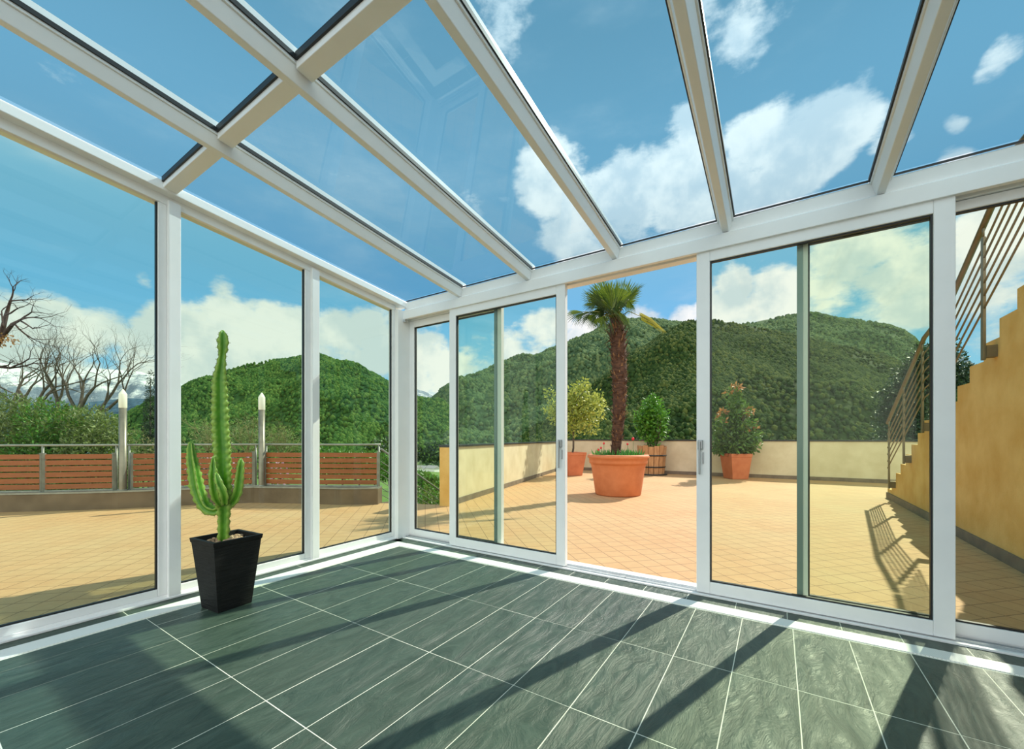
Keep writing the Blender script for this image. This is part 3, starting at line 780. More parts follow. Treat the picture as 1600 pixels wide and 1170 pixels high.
m_.bm.faces.new(rings[-1])
o = m_.build('pot', 'black_pot', cac, bevel=.006)
m_ = MB(); v = [m_.bm.verts.new(p) for p in sq(.126, PH - .035)]; m_.bm.faces.new(v); so_ = m_.build('soil', 'soil', cac)
m_ = MB()
for _ in range(150):
    x, y = rng.uniform(-.115, .115), rng.uniform(-.115, .115)
    s = rng.uniform(.008, .015); c = V((PC.x + x, PC.y + y, PH - .033 + s * .4))
    bmesh.ops.create_icosphere(m_.bm, subdivisions=1, radius=s, matrix=Matrix.Translation(c) @ Matrix.Scale(rng.uniform(.6, 1), 4, V((0, 0, 1))))
o = m_.build('clay_pebbles', 'pebble', cac)
DC = 2.70   # distance of the stem from the camera plane
cp = lambda px, py, dd=0: at(px, py, DC + dd)
lerp = lambda a, b, t: a + (b - a) * t
def prof(tab):
    def f(t):
        for (a, x), (b, y) in zip(tab, tab[1:]):
            if t <= b: return lerp(x, y, (t - a) / (b - a))
        return tab[-1][1]
    return f
base = V((cp(349, 845).x, cp(349, 845).y, PH - .05))
main = [base, cp(350, 800), cp(349, 760), cp(347, 710), cp(344, 660), cp(343, 610), cp(343, 590), cp(345, 572), cp(347, 556), cp(348, 545), cp(348, 530), cp(347.5, 516)]
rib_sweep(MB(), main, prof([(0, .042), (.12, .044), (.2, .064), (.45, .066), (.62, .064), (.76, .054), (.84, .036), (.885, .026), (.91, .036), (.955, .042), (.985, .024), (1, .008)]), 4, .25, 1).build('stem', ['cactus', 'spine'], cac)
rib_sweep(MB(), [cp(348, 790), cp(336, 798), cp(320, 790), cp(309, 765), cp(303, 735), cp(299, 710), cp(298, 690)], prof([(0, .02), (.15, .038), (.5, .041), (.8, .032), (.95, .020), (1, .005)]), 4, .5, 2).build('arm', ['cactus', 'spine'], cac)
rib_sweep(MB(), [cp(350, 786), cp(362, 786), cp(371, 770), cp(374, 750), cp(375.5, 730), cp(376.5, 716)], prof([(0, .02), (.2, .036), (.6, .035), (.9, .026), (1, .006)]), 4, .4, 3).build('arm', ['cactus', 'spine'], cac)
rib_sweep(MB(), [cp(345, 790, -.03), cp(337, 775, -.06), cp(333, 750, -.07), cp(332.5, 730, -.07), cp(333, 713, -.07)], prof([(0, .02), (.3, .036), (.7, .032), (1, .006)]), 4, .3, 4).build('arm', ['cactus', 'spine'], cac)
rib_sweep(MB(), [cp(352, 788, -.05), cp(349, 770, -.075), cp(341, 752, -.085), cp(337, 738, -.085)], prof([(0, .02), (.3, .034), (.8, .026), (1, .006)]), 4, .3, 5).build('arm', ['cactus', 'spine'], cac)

# ---------- fence on the kerb
def kerb_pt(px, off=0.0):
    """point on the kerb line as seen at px"""
    r = ray(px, CHY)
    line = offset_line(KP, off)
    for a, b in zip(line, line[1:]):
        e = b - a; det = r.x * (-e.y) + e.x * r.y
        if abs(det) < 1e-9: continue
        t = (a.x * (-e.y) + e.x * a.y) / det; s = (r.x * a.y - r.y * a.x) / det
        if t > 0 and -.01 <= s <= 1.01: return V((r.x * t, r.y * t, 0))
    return V((*(r * 6.9).xy, 0))
fen = thing('slatted_fence', 'steel framed fence of brown wooden slats with handrail along the curved kerb', 'fence', KP[4] + V((0, 0, .275)))
def slat_panel(p, q):
    d = (q - p).normalized(); m1 = MB()
    n = 6; z0, z1 = .30, .855; hgt = (z1 - z0) / n
    for k in range(n):
        a, b = p + d * .02, q - d * .02
        zc = z0 + hgt * (k + .5)
        m1.obar((a.x, a.y, zc), (b.x, b.y, zc), .022, hgt * .80)
    o = m1.build('slat_board', 'slat', fen)
    for e in (p, q):
        u = MB().box((e.x - .02, e.y - .02, .275), (e.x + .02, e.y + .02, .865)).build('upright', 'steel'); u.parent = o; u.matrix_parent_inverse = Matrix.Translation(-fen.location) if False else Matrix.Identity(4); 
    m2 = MB(); m2.obar((p.x, p.y, .285), (q.x, q.y, .285), .03, .018); u = m2.build('bottom_rail', 'steel'); u.parent = o
for (a, b) in [(-330, -150), (-140, -8), (-4, 65), (69, 178), (206, 300), (302, 396), (415, 491), (493, 591)]: slat_panel(kerb_pt(a), kerb_pt(b))
m_ = MB(); m_.tube([V((p.x, p.y, .985)) for p in offset_line(KP, .04)], .017, 10); m_.build('handrail', 'steel', fen)
for px in (-120, 67, 182, 202, 400, 416, 493, 592):
    p = kerb_pt(px, .04); MB().tube([(p.x, p.y, .27), (p.x, p.y, .985)], .016, 8).build('post', 'steel', fen)
def lamp_post(px, label, ztop):
    p = kerb_pt(px, -.075); t = thing('garden_lamp_post', label, 'lamp post', p + V((0, 0, .275)), 'slim lamp posts on the kerb')
    r_ = .049
    MB().lathe([(0, .272), (r_ * 1.25, .272), (r_ * 1.25, .29), (r_, .29)], p, 24).build('base_plate', 'steel', t)
    MB().lathe([(r_, .285), (r_, ztop - .30), (0, ztop - .30)], p, 24).build('pole', 'lamp_steel', t)
    MB().lathe([(r_ * 1.0, ztop - .30), (r_ * 1.06, ztop - .29), (r_ * 1.06, ztop - .085), (r_ * .98, ztop - .075), (r_ * .25, ztop - .010), (0, ztop)], p, 24).build('lamp_head', 'opal', t)
lamp_post(192, 'slim steel lamp post with opal tip behind the large left window', 1.87)
lamp_post(409, 'slim steel lamp post with opal tip just right of the cactus', 1.88)

# ---------- cable railing going down beside the ochre pillar
ra, rb = at(595, 701, 7.15), at(700, 775, 9.2)
cr = thing('cable_railing', 'light steel railing sloping down through the gap by the ochre pillar', 'railing', V((ra.x, ra.y, 0)))
MB().tube([ra, rb], .020, 8).build('top_rail', 'steel', cr)
for k in range(6):
    dz = V((0, 0, -.22 - .115 * k)); MB().tube([ra + dz, rb + dz], .007, 6).build('cable', 'steel', cr)
for t in (.32, .95):
    p = ra.lerp(rb, t); MB().tube([p, (p.x, p.y, p.z - 1.05)], .018, 8).build('post', 'steel', cr)
m_ = MB()
dd_ = (V((rb.x, rb.y, 0)) - V((ra.x, ra.y, 0))); 
for k in range(8):
    p = ra + dd_ * (k / 7 * 1.1); p.z = -.02 - k * .17
    m_.box((p.x + .05, p.y - .16, p.z - .3), (p.x + 1.2, p.y + .2, p.z))
struct(m_.build('garden_steps', 'kerb'), 'steps going down from the terrace gap', 'steps')

# ---------- stair railing
XR = 1.62
def stair_rail(name, label, rail, posts, bars=None, nb=6, z0=.20, dz=.118):
    t = thing(name, label, 'stair railing', (XR, rail[0][0], 0))
    MB().tube([(XR, y, z) for y, z in rail], .026, 12).build('handrail', 'rail_brown', t)
    def hz(y):
        for (a, x), (b, w) in zip(rail, rail[1:]):
            if b <= y <= a: return lerp(x, w, (a - y) / (a - b))
        return rail[-1][1]
    for k in range(nb):
        MB().tube([(XR, y, z - z0 - dz * k) for y, z in (rail if bars is None else bars)], .0085, 6).build('bar', 'rail_brown', t)
    for (y, zb, zt) in posts:
        po = MB().box((XR - .011, y - .027, zb), (XR + .011, y + .027, zt)).build('post', 'rail_brown', t, bevel=.003)
        MB().tube([(XR, y, zt), (XR, y, hz(y))], .009, 8).build('rail_pin', 'rail_brown', t)
        MB().box((XR + .01, y - .04, zb + .02), (X0 + .001, y + .04, zb + .13)).build('bracket', 'rail_brown', t)
    return t
def pp(px):
    r = ray(px, CHY); return XR / r.x * r.y
lower = [(9.62, 1.34), (7.47, 2.42), (7.30, 2.47), (6.62, 2.58)]
stair_rail('stair_railing', 'bronze painted stair railing of the lower flight, beside the dark shrub', [(9.62, 1.36), (7.47, 2.42), (6.66, 2.56)], [(9.51, .22, 1.26), (8.52, .70, 1.77), (7.56, 1.17, 2.25), (6.75, 1.5, 2.40)])
stair_rail('stair_railing', 'bronze painted stair railing of the upper flight against the clouds', [(6.62, 2.57), (4.97, 3.44), (3.4, 3.44)], [(5.63, 1.83, 2.98), (4.3, 2.6, 3.35), (3.45, 3.0, 3.35)], bars=[(6.62, 2.57), (4.97, 3.44), (4.33, 3.777)])

# ---------- big pot with palm and tulips
PP = atz(965.5, 8.02, 0)
palm = thing('potted_palm', 'tall fan palm in a large round terracotta pot seen through the open doorway', 'potted plant', PP)
MB().lathe([(0, .0), (.425, .0), (.435, .02), (.475, .30), (.505, .50), (.520, .575), (.530, .60), (.548, .605), (.555, .64), (.557, .70), (.585, .715), (.590, .745), (.575, .775), (.54, .78), (.51, .765), (.505, .66)], PP, 64).build('pot', 'terracotta', palm)
m_ = MB(); m_.lathe([(0, .70), (.508, .69)], PP, 48); m_.build('soil', 'soil', palm)
# trunk: px 962 at the pot, leaning slightly to 966 and back to 962.5 at the top
def trk(z):
    t = (z - .70) / 2.75; px = 961 + 6 * sin(pi * min(1, t * 1.05)) + 2.5 * t
    q = ray(px, CHY) * 8.02; return V((q.x, q.y, z))
def trad(t): return .085 + .045 * min(1, t * 2) + .035 * max(0, t - .4) - (.03 if t > .96 else 0)
m_ = MB(); N = 90; r = random.Random(5)
rings = []
for i in range(N + 1):
    t = i / N; c = trk(.66 + 2.80 * t); R_ = trad(t)
    rings.append([m_.bm.verts.new(c + V((cos(a), sin(a), 0)) * R_ * (1 + .10 * noise.noise(V((cos(a) * 2, sin(a) * 2, i * .35))) + .04 * r.uniform(-1, 1))) for a in [2 * pi * k / 28 for k in range(28)]])
for a, b in zip(rings, rings[1:]):
    for k in range(28): m_.bm.faces.new((a[k], a[(k + 1) % 28], b[(k + 1) % 28], b[k])).smooth = True
m_.bm.faces.new(rings[-1]); tk = m_.build('trunk', 'palm_trunk', palm)
m_ = MB(); r = random.Random(6)
for i in range(420):   # old leaf bases and fibres
    t = r.random() ** .8; a = i * 2.39996 + r.uniform(-.2, .2); c = trk(.72 + 2.68 * t); o_ = V((cos(a), sin(a), 0)); R_ = trad(t)
    L_ = r.uniform(.06, .12) * (1.6 if t > .72 else 1.0)
    p = c + o_ * R_ * .9; d = (o_ * r.uniform(.35, .8) + V((0, 0, r.uniform(.4, 1.0)))).normalized() if r.random() < .75 else (o_ + V((0, 0, -.5))).normalized()
    sd_ = o_.cross(V((0, 0, 1))); w = r.uniform(.010, .022)
    m_.hexa([p - sd_ * w - o_ * .006, p + sd_ * w - o_ * .006, p + sd_ * w + o_ * .006, p - sd_ * w + o_ * .006,
             p + d * L_ - sd_ * w * .3, p + d * L_ + sd_ * w * .3, p + d * L_ + sd_ * w * .3 + o_ * .004, p + d * L_ - sd_ * w * .3 + o_ * .004], 0 if r.random() < .75 else 1)
bt = m_.build('trunk_fibre', ['palm_trunk', 'palm_boot'], tk); bt['kind'] = 'stuff'; bt.matrix_parent_inverse = Matrix.Identity(4); bt.parent = tk
def frond(root, tip_px, tip_py, pl_px, pl_py, ddep, L, spread=100, nseg=26, face=None, mat_='palm_leaf', bendz=.12, fold=.0, seed=0, fd=None):
    """petiole from the crown to hub point (pl_*), fan opening towards the tip"""
    r = random.Random(seed)
    hub = at(pl_px, pl_py, 8.02 + ddep); s0 = trk(3.42); tip = at(tip_px, tip_py, 8.02 + (fd if fd is not None else ddep * 1.3))
    ax = (tip - hub).normalized(); L = (tip - hub).length if L is None else L
    mid = s0.lerp(hub, .5) + V((0, 0, .06))
    m1 = MB(); m1.tube([s0, mid, hub], [.014, .010, .008], 6)
    nrm = (face or V((FW[0], FW[1], -.2))) ; nrm = (nrm - ax * nrm.dot(ax)).normalized(); sd_ = ax.cross(nrm)
    m2 = MB()
    for k in range(nseg):
        u = (k + .5) / nseg * 2 - 1; a = radians(spread) * u
        d = (ax * cos(a) + sd_ * sin(a) + nrm * fold * abs(u)).normalized()
        ll = L * (1.14 - .34 * u * u) * r.uniform(.90, 1.06)
        e = (sd_ * cos(a) - ax * sin(a)).normalized(); w = ll * radians(spread * 2 / nseg) * .46 * .95
        p1 = hub + d * ll * .52; p2 = hub + d * ll * .80 + V((0, 0, -bendz * ll * .25)); p3 = hub + d * ll + V((0, 0, -bendz * ll * (.8 + .5 * r.random())))
        up_ = nrm * w * .5
        vs = [m2.bm.verts.new(q) for q in (hub, p1 - e * w * .56, p1 + up_, p1 + e * w * .56, p2 - e * w * .36, p2 + up_ * .6, p2 + e * w * .36, p3)]
        for f in ((0, 1, 2), (0, 2, 3), (1, 4, 5, 2), (2, 5, 6, 3), (4, 7, 5), (5, 7, 6)): m2.bm.faces.new([vs[q] for q in f])
    fr = m2.build('frond', mat_, root, fix=False)
    st_ = m1.build('petiole', 'petiole'); st_.parent = fr; st_.matrix_parent_inverse = Matrix.Translation(-root.location)
    st_.matrix_parent_inverse = fr.matrix_parent_inverse.copy() if False else Matrix.Identity(4)
    return fr
FR = [  # tip px,py, hub px,py, depth, len, spread, seg
    (945, 440, 950, 478, .1, None, 70, 22), (978, 438, 968, 476, .15, None, 62, 22), (962, 440, 960, 472, -.1, None, 55, 20),
    (914, 456, 942, 484, -.15, None, 22, 14), (925, 450, 944, 474, .2, None, 50, 18),
    (1003, 443, 982, 466, .05, None, 18, 14), (985, 455, 970, 478, .3, None, 60, 18),
    (886, 493, 911, 487, -.2, None, 55, 18), (918, 508, 930, 492, -.3, None, 60, 18), (928, 482, 945, 480, .35, None, 60, 16),
    (912, 478, 930, 476, .0, None, 60, 18), (936, 512, 942, 494, -.35, None, 50, 16),
    (983, 502, 965, 484, -.3, None, 18, 12), (986, 488, 982, 468, -.25, None, 30, 14), (972, 500, 966, 484, .3, None, 40, 14),
    (950, 505, 950, 488, .35, None, 40, 14), (930, 440, 948, 476, .35, None, 45, 18), (995, 446, 974, 474, .3, None, 42, 18), (938, 436, 956, 474, -.3, None, 40, 16), (970, 436, 962, 476, -.35, None, 45, 18), (920, 466, 938, 482, .3, None, 45, 14), (948, 510, 938, 492, .2, None, 50, 14), (975, 508, 968, 488, -.1, None, 40, 14), (992, 470, 974, 474, .2, None, 45, 14), (955, 460, 955, 484, -.45, None, 70, 18)]
for i, f in enumerate(FR):
    frond(palm, *f[:5], f[5], f[6], f[7], seed=i, fold=.30, bendz=(.02 if f[1] < f[3] - 8 else .14), face=V((FW[0] + .5 * sin(i * 2.1), FW[1] + .3 * cos(i * 1.7), -.35)))
m_ = MB(); r = random.Random(40)     # the folded yellow frond hanging out to the right
fx = V((FW[0], FW[1], 0))
for k in range(16):
    u = k / 15; a = at(999.5 + 4 * u, 489 + 9.5 * u, 7.8) + fx * .05 * sin(k * 2.2); L_ = 1 + .12 * sin(pi * u) - .10 * abs(u - .4)
    tp = at(999 + (34 + 8 * u) * L_, 490 + 9.5 * u * .7 + (21 + 5 * u) * L_, 7.8) + fx * .08 * sin(k * 3.1)
    md = a.lerp(tp, .5) + V((0, 0, .03)); w = V((RT[0] * -.5, RT[1] * -.5, .86)) * .026
    v = [m_.bm.verts.new(q) for q in (a - w * .5, a + w * .5, md + w, md - w, tp)]
    m_.bm.faces.new((v[0], v[1], v[2], v[3])); m_.bm.faces.new((v[3], v[2], v[4]))
fr = m_.build('frond', 'palm_old', palm, fix=False)
MB().tube([trk(3.42), at(982, 486, 7.9), at(1001, 494, 7.8)], [.013, .009, .007], 6).build('petiole', 'petiole', fr)
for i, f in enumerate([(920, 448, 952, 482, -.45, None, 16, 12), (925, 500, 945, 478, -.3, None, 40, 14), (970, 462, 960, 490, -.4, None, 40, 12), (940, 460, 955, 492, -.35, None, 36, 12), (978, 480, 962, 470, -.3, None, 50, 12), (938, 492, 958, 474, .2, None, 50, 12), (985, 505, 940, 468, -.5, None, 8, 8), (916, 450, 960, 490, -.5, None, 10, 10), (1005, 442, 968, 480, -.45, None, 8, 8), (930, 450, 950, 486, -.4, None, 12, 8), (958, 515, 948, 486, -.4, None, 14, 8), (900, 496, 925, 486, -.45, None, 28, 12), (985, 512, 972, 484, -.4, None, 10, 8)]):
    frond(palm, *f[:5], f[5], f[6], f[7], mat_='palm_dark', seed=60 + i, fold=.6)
m_ = MB(); r = random.Random(8); reds = []
for i in range(260):
    a = r.uniform(0, 2 * pi); rr = .16 + .30 * r.random(); p = PP + V((cos(a) * rr, sin(a) * rr, .69))
    m_.leaf(p, V((r.uniform(-.5, .5), r.uniform(-.5, .5), 1)), rdir(r), r.uniform(.10, .22), .035)
m_.build('tulip_leaves', 'leaf_grass', palm)
for (px, py, dep) in [(989, 686, -.2), (980.5, 694, -.25), (943.5, 693, -.2), (935, 703, -.3), (939, 700, -.25)]:
    p = at(px, py, 8.02 + dep); z0 = .69
    m_ = MB(); m_.tube([(p.x, p.y, z0), (p.x + .005, p.y, p.z - .02)], .004, 6); stt = m_.build('tulip_stem', 'leaf_grass', palm)
    s_ = .028 if px > 985 else .020
    m_ = MB(); m_.lathe([(0, -s_), (s_ * .8, -s_ * .6), (s_, 0), (s_ * .85, s_ * .9), (s_ * .5, s_ * 1.3), (0, s_ * .9)], p, 10); fl = m_.build('tulip_flower', 'tulip', palm)

# ---------- square terracotta pots and barrel planter
def square_pot(root, c, hb, ht, h, m, rot):
    m_ = MB(); rr = [[m_.bm.verts.new(p) for p in sq(a, z, rot, c)] for a, z in ((hb, 0), (ht * .97, h * .86), (ht, h * .87), (ht * 1.02, h), (ht * .88, h), (ht * .85, h * .86))]
    m_.bm.faces.new(rr[0][::-1]); m_.bm.faces.new(rr[-1])
    for a, b in zip(rr, rr[1:]):
        for k in range(4): m_.bm.faces.new((a[k], a[(k + 1) % 4], b[(k + 1) % 4], b[k]))
    m_.build('pot', m, root, bevel=.008)
    v_ = MB(); v_.bm.faces.new([v_.bm.verts.new(p) for p in sq(ht * .86, h * .90, rot, c)]); v_.build('soil', 'soil', root)
c = atz(894, 12.1, 0)
t = thing('potted_tree', 'small round-crowned variegated tree in a square terracotta pot left of the palm', 'potted plant', c)
square_pot(t, c, .22, .31, .68, 'terracotta_dark', YAW + .3)
m_ = MB(); tp = at(896, 668, 12.1); m_.tube([(c.x, c.y, .6), at(896, 700, 12.1), tp, at(897, 640, 12.1), at(897, 610, 12.1)], [.035, .03, .03, .02, .01], 8)
r = random.Random(21)
for k in range(16):
    q = rdir(r, .4); s = at(896, 672 - k * 3.2, 12.1); m_.tube([s, s + V((q.x * .55, q.y * .55, .35 + .2 * q.z))], [.012, .004], 5)
m_.build('trunk', 'bark', t)
m_ = MB(); cc_ = at(902, 640, 12.1)
bl = [(at(px, py, 12.1 + dz), (rx, rx, rx)) for px, py, dz, rx in [(900, 645, 0, .55), (878, 650, .1, .40), (925, 640, -.1, .45), (905, 620, .1, .45), (885, 625, -.2, .35), (920, 662, .2, .35), (893, 665, -.2, .38), (862, 640, 0, .30), (860, 615, .1, .22), (930, 625, .1, .3), (910, 602, 0, .25)]]
leaf_cloud(m_, bl, 3500, .10, .05, r, shell=.3); m_.build('foliage', 'leaf_olive', t)
c = atz(1018.5, 12.35, 0)
t = thing('barrel_planter', 'upright glossy shrub in a wooden stave tub behind the palm pot', 'potted plant', c)
m_ = MB(); n = 16
for k in range(n):
    a0, a1 = 2 * pi * (k + .05) / n, 2 * pi * (k + .95) / n; hh = .84 + .02 * ((k * 7) % 3)
    def P(rad, a, z): return (c.x + rad * cos(a), c.y + rad * sin(a), z)
    m_.hexa([P(.33, a0, .03), P(.36, a0, .03), P(.36, a1, .03), P(.33, a1, .03), P(.395, a0, hh), P(.43, a0, hh), P(.43, a1, hh), P(.395, a1, hh)])
m_.build('staves', 'barrel', t)
m_ = MB()
for z in (.22, .56):
    rr_ = .362 + .07 * z / .84; m_.lathe([(rr_, z), (rr_ + .012, z), (rr_ + .014, z + .035), (rr_ + .004, z + .035)], c, 32)
m_.build('hoops', 'coping', t)
MB().lathe([(0, 0), (.44, 0), (.44, .03), (0, .03)], c, 32).build('saucer', 'coping', t)
MB().lathe([(0, .78), (.39, .78)], c, 24).build('soil', 'soil', t)
m_ = MB(); r = random.Random(22)
for k in range(12):
    a = r.uniform(0, 6.28); m_.tube([(c.x + .12 * cos(a), c.y + .12 * sin(a), .76), (c.x + .2 * cos(a), c.y + .2 * sin(a), 1.1), (c.x + .3 * cos(a), c.y + .3 * sin(a), 1.7)], [.012, .01, .004], 5)
m_.build('stems', 'bark', t)
m_ = MB(); bl = [(at(px, py, 12.35 + dz), (rx, rx, rx * 1.1)) for px, py, dz, rx in [(1018, 660, 0, .42), (1018, 638, 0, .33), (1022, 622, 0, .17), (1034, 652, .1, .25), (1002, 655, -.1, .27), (1030, 672, 0, .28), (1008, 675, .1, .26), (1020, 686, -.1, .25)]]
leaf_cloud(m_, bl, 2300, .11, .06, r, shell=.3); m_.build('foliage', 'leaf_laurel', t)
c = atz(1149.5, 11.1, 0)
t = thing('potted_shrub', 'red-tipped conical shrub in a square terracotta pot behind the right door', 'potted plant', c)
square_pot(t, c, .215, .285, .68, 'terracotta_dark', YAW + .05)
m_ = MB(); r = random.Random(23)
for k in range(10):
    a = r.uniform(0, 6.28); m_.tube([(c.x + .05 * cos(a), c.y + .05 * sin(a), .6), (c.x + .2 * cos(a), c.y + .2 * sin(a), 1.2), (c.x + .25 * cos(a), c.y + .25 * sin(a), 1.9)], [.014, .01, .004], 5)
m_.build('stems', 'bark', t)
B1 = [(1149, 690, 0, .45), (1130, 692, .1, .33), (1168, 690, -.1, .33), (1148, 672, 0, .38), (1165, 668, .1, .28), (1128, 668, -.1, .22), (1150, 650, 0, .30), (1160, 640, .1, .2), (1150, 630, 0, .22), (1148, 615, 0, .17), (1176, 682, 0, .2), (1122, 698, 0, .2), (1130, 655, 0, .15), (1155, 700, .1, .3)]
m_ = MB(); leaf_cloud(m_, [(at(px, py, 11.1 + dz), (rx, rx, rx)) for px, py, dz, rx in B1], 5200, .12, .055, r, shell=.3); m_.build('foliage', 'leaf_phot', t)
B2 = [(1146, 607, 0, .12), (1154, 606, 0, .12), (1137, 612, 0, .09), (1170, 642, 0, .12), (1162, 648, -.1, .12), (1128, 644, 0, .12), (1122, 652, 0, .09), (1178, 666, 0, .12), (1133, 660, -.2, .09), (1168, 672, -.25, .1)]
m_ = MB(); leaf_cloud(m_, [(at(px, py, 11.1 + dz), (rx, rx, rx)) for px, py, dz, rx in B2], 260, .10, .045, r, shell=.2); m_.build('young_leaves', 'leaf_red', t)

# ---------- dark climbing shrub behind the stairs
t = thing('dark_shrub', 'dark leafy shrub with white blossom specks behind the stair railing', 'shrub', V((2.6, 12.2, -.3)))
r = random.Random(31)
bl = [(at(px, py, dd), (rx, rx * .8, rx)) for px, py, dd, rx in [(1398, 630, 12.3, .55), (1385, 612, 12.2, .28), (1392, 652, 12.2, .5), (1415, 600, 12.4, .5), (1430, 590, 12.0, .6), (1440, 572, 12, .5), (1450, 560, 11.8, .5), (1452, 600, 12, .7), (1425, 640, 12, .7), (1405, 680, 12, .6), (1470, 570, 11.6, .6), (1490, 590, 11.5, .5), (1505, 582, 11.3, .35), (1510, 600, 11.2, .4), (1478, 545, 11.8, .35), (1420, 700, 12.3, .9), (1390, 720, 12.5, .4)]]
m_ = MB(); leaf_cloud(m_, bl, 15000, .09, .055, r, shell=.2); m_.build('foliage', 'leaf_dark', t)
m_ = MB(); leaf_cloud(m_, bl, 150, .045, .035, r, shell=.95); m_.build('blossom', 'white_bloom', t)
m_ = MB(); p0 = at(1425, 700, 12.3)
for k in range(7): m_.tube([(p0.x + r.uniform(-.4, .4), p0.y, -.5), (p0.x + r.uniform(-.6, .6), p0.y, 1.2), at(r.uniform(1395, 1490), r.uniform(560, 620), 12)], [.05, .035, .01], 6)
m_.build('stems', 'bark_dark', t)

# ---------- garden beyond the fence
def grd(x, y): 
    rr = sqrt(x * x + (y - 3) ** 2); return -1.5 - .078 * rr
def branch(mb, p, d, L, R_, depth, r, spread=.55, up=.12, segs=3, kids=(2, 3), sh=.72):
    pts = [p]; rad = [R_]; q = p.copy(); dd = d.copy()
    for i in range(segs):
        dd = (dd + rdir(r) * .20 + V((0, 0, up * .3))).normalized(); q = q + dd * L / segs; pts.append(q.copy()); rad.append(R_ * (1 - .38 * (i + 1) / segs))
    mb.tube(pts, rad, 5 if depth > 1 else 3, caps=False)
    if depth <= 0: return
    for k in range(r.randint(*kids)):
        e = rdir(r); e = (e - dd * e.dot(dd)).normalized()
        nd = (dd + e * spread * r.uniform(.7, 1.5) + V((0, 0, up))).normalized()
        st_ = q if k < 2 else pts[-2]
        branch(mb, st_.copy(), nd, L * sh * r.uniform(.8, 1.15), rad[-1] * .74, depth - 1, r, spread, up, segs, kids, sh)
def bare_tree(px, pyb, d, lean, L, R_, depth, seed, label, m='bark', spread=.6, trunk_dz=3.0):
    b = at(px, pyb, d); root = V((b.x, b.y, grd(b.x, b.y) - .3))
    t = thing('bare_tree', label, 'tree', root, 'bare winter trees beyond the fence'); r = random.Random(seed)
    rt = V((RT[0], RT[1], 0)); m_ = MB()
    m_.tube([root, root.lerp(b, .5) + rt * .06, b], [R_ * 1.7, R_ * 1.3, R_], 8, caps=False); m_.build('trunk', m, t)
    m_ = MB()
    for k, (lx, lz) in enumerate(lean):
        dr = (rt * lx + V((0, 0, lz)) + V((FW[0], FW[1], 0)) * r.uniform(-.4, .4)).normalized()
        branch(m_, b - V((0, 0, .1 * k)), dr, L * r.uniform(.85, 1.1), R_ * .72, depth, r, spread)
    m_.build('branches', m, t)
bare_tree(56, 640, 15.0, [(.25, 1), (.8, .8), (-.6, .9)], 1.15, .085, 5, 51, 'bare tree with a forked trunk above the hedge at the left')
bare_tree(122, 642, 16.0, [(.0, 1), (.55, .9), (-.5, 1)], 1.30, .095, 5, 52, 'bare tree with slender upright crown left of the nearer lamp post')
bare_tree(156, 642, 15.5, [(.6, 1), (1.0, .6), (.35, 1.2)], 1.15, .085, 5, 53, 'bare tree leaning right towards the nearer lamp post')
bare_tree(20, 630, 17.0, [(.2, 1), (-.6, .8), (.8, .7)], 1.25, .09, 5, 54, 'bare pale tree at the left edge behind the hedge')
bare_tree(90, 622, 19.0, [(.2, 1), (-.6, .9), (.7, .9)], 1.3, .08, 5, 55, 'thin bare tree between the two forked ones, farther back', spread=.5)
# dark tree whose branches reach in from the left edge
b = at(-60, 640, 10.5); root = V((b.x, b.y, grd(b.x, b.y) - .3))
t = thing('dark_tree', 'dark tree with dry leaves reaching in from the left photo edge', 'tree', root)
r = random.Random(61); m_ = MB(); q0 = at(-28, 575, 10.5); q1 = at(0, 531, 10.5)
m_.tube([root, b, q0], [.28, .20, .13], 9, caps=False); m_.build('trunk', 'bark_dark', t)
m_ = MB()
m_.tube([q0, q1, at(9, 495, 10.5), at(16, 470, 10.5)], [.12, .06, .045, .025], 6, caps=False); m_.tube([q1, at(20, 506, 10.4), at(33, 499, 10.3)], [.05, .04, .025], 6, caps=False)
rt = V((RT[0], RT[1], 0))
for (px, py, lx, lz, L_, dp) in [(16, 470, .3, .6, .35, 3), (16, 470, 1, .05, .35, 3), (9, 492, 1, .1, .45, 3), (33, 499, 1, .1, .5, 4), (30, 500, 1, -.35, .55, 4), (33, 499, .8, .45, .35, 3), (5, 510, -.3, .8, .4, 3), (22, 505, .6, -.7, .5, 3)]:
    branch(m_, at(px, py, 10.4), (rt * lx + V((0, 0, lz))).normalized(), L_, .022, dp, r, .6, .02, sh=.7)
branch(m_, q0, (rt + V((0, 0, .25))).normalized(), .7, .05, 4, r, .5, 0.0)
m_.build('branches', 'bark_dark', t)
m_ = MB(); leaf_cloud(m_, [(at(12, 529, 10.4), (.28, .3, .10)), (at(-5, 532, 10.4), (.3, .3, .14))], 170, .07, .035, r, up=-.6, shell=.1); m_.build('dry_leaves', 'leaf_red', t)
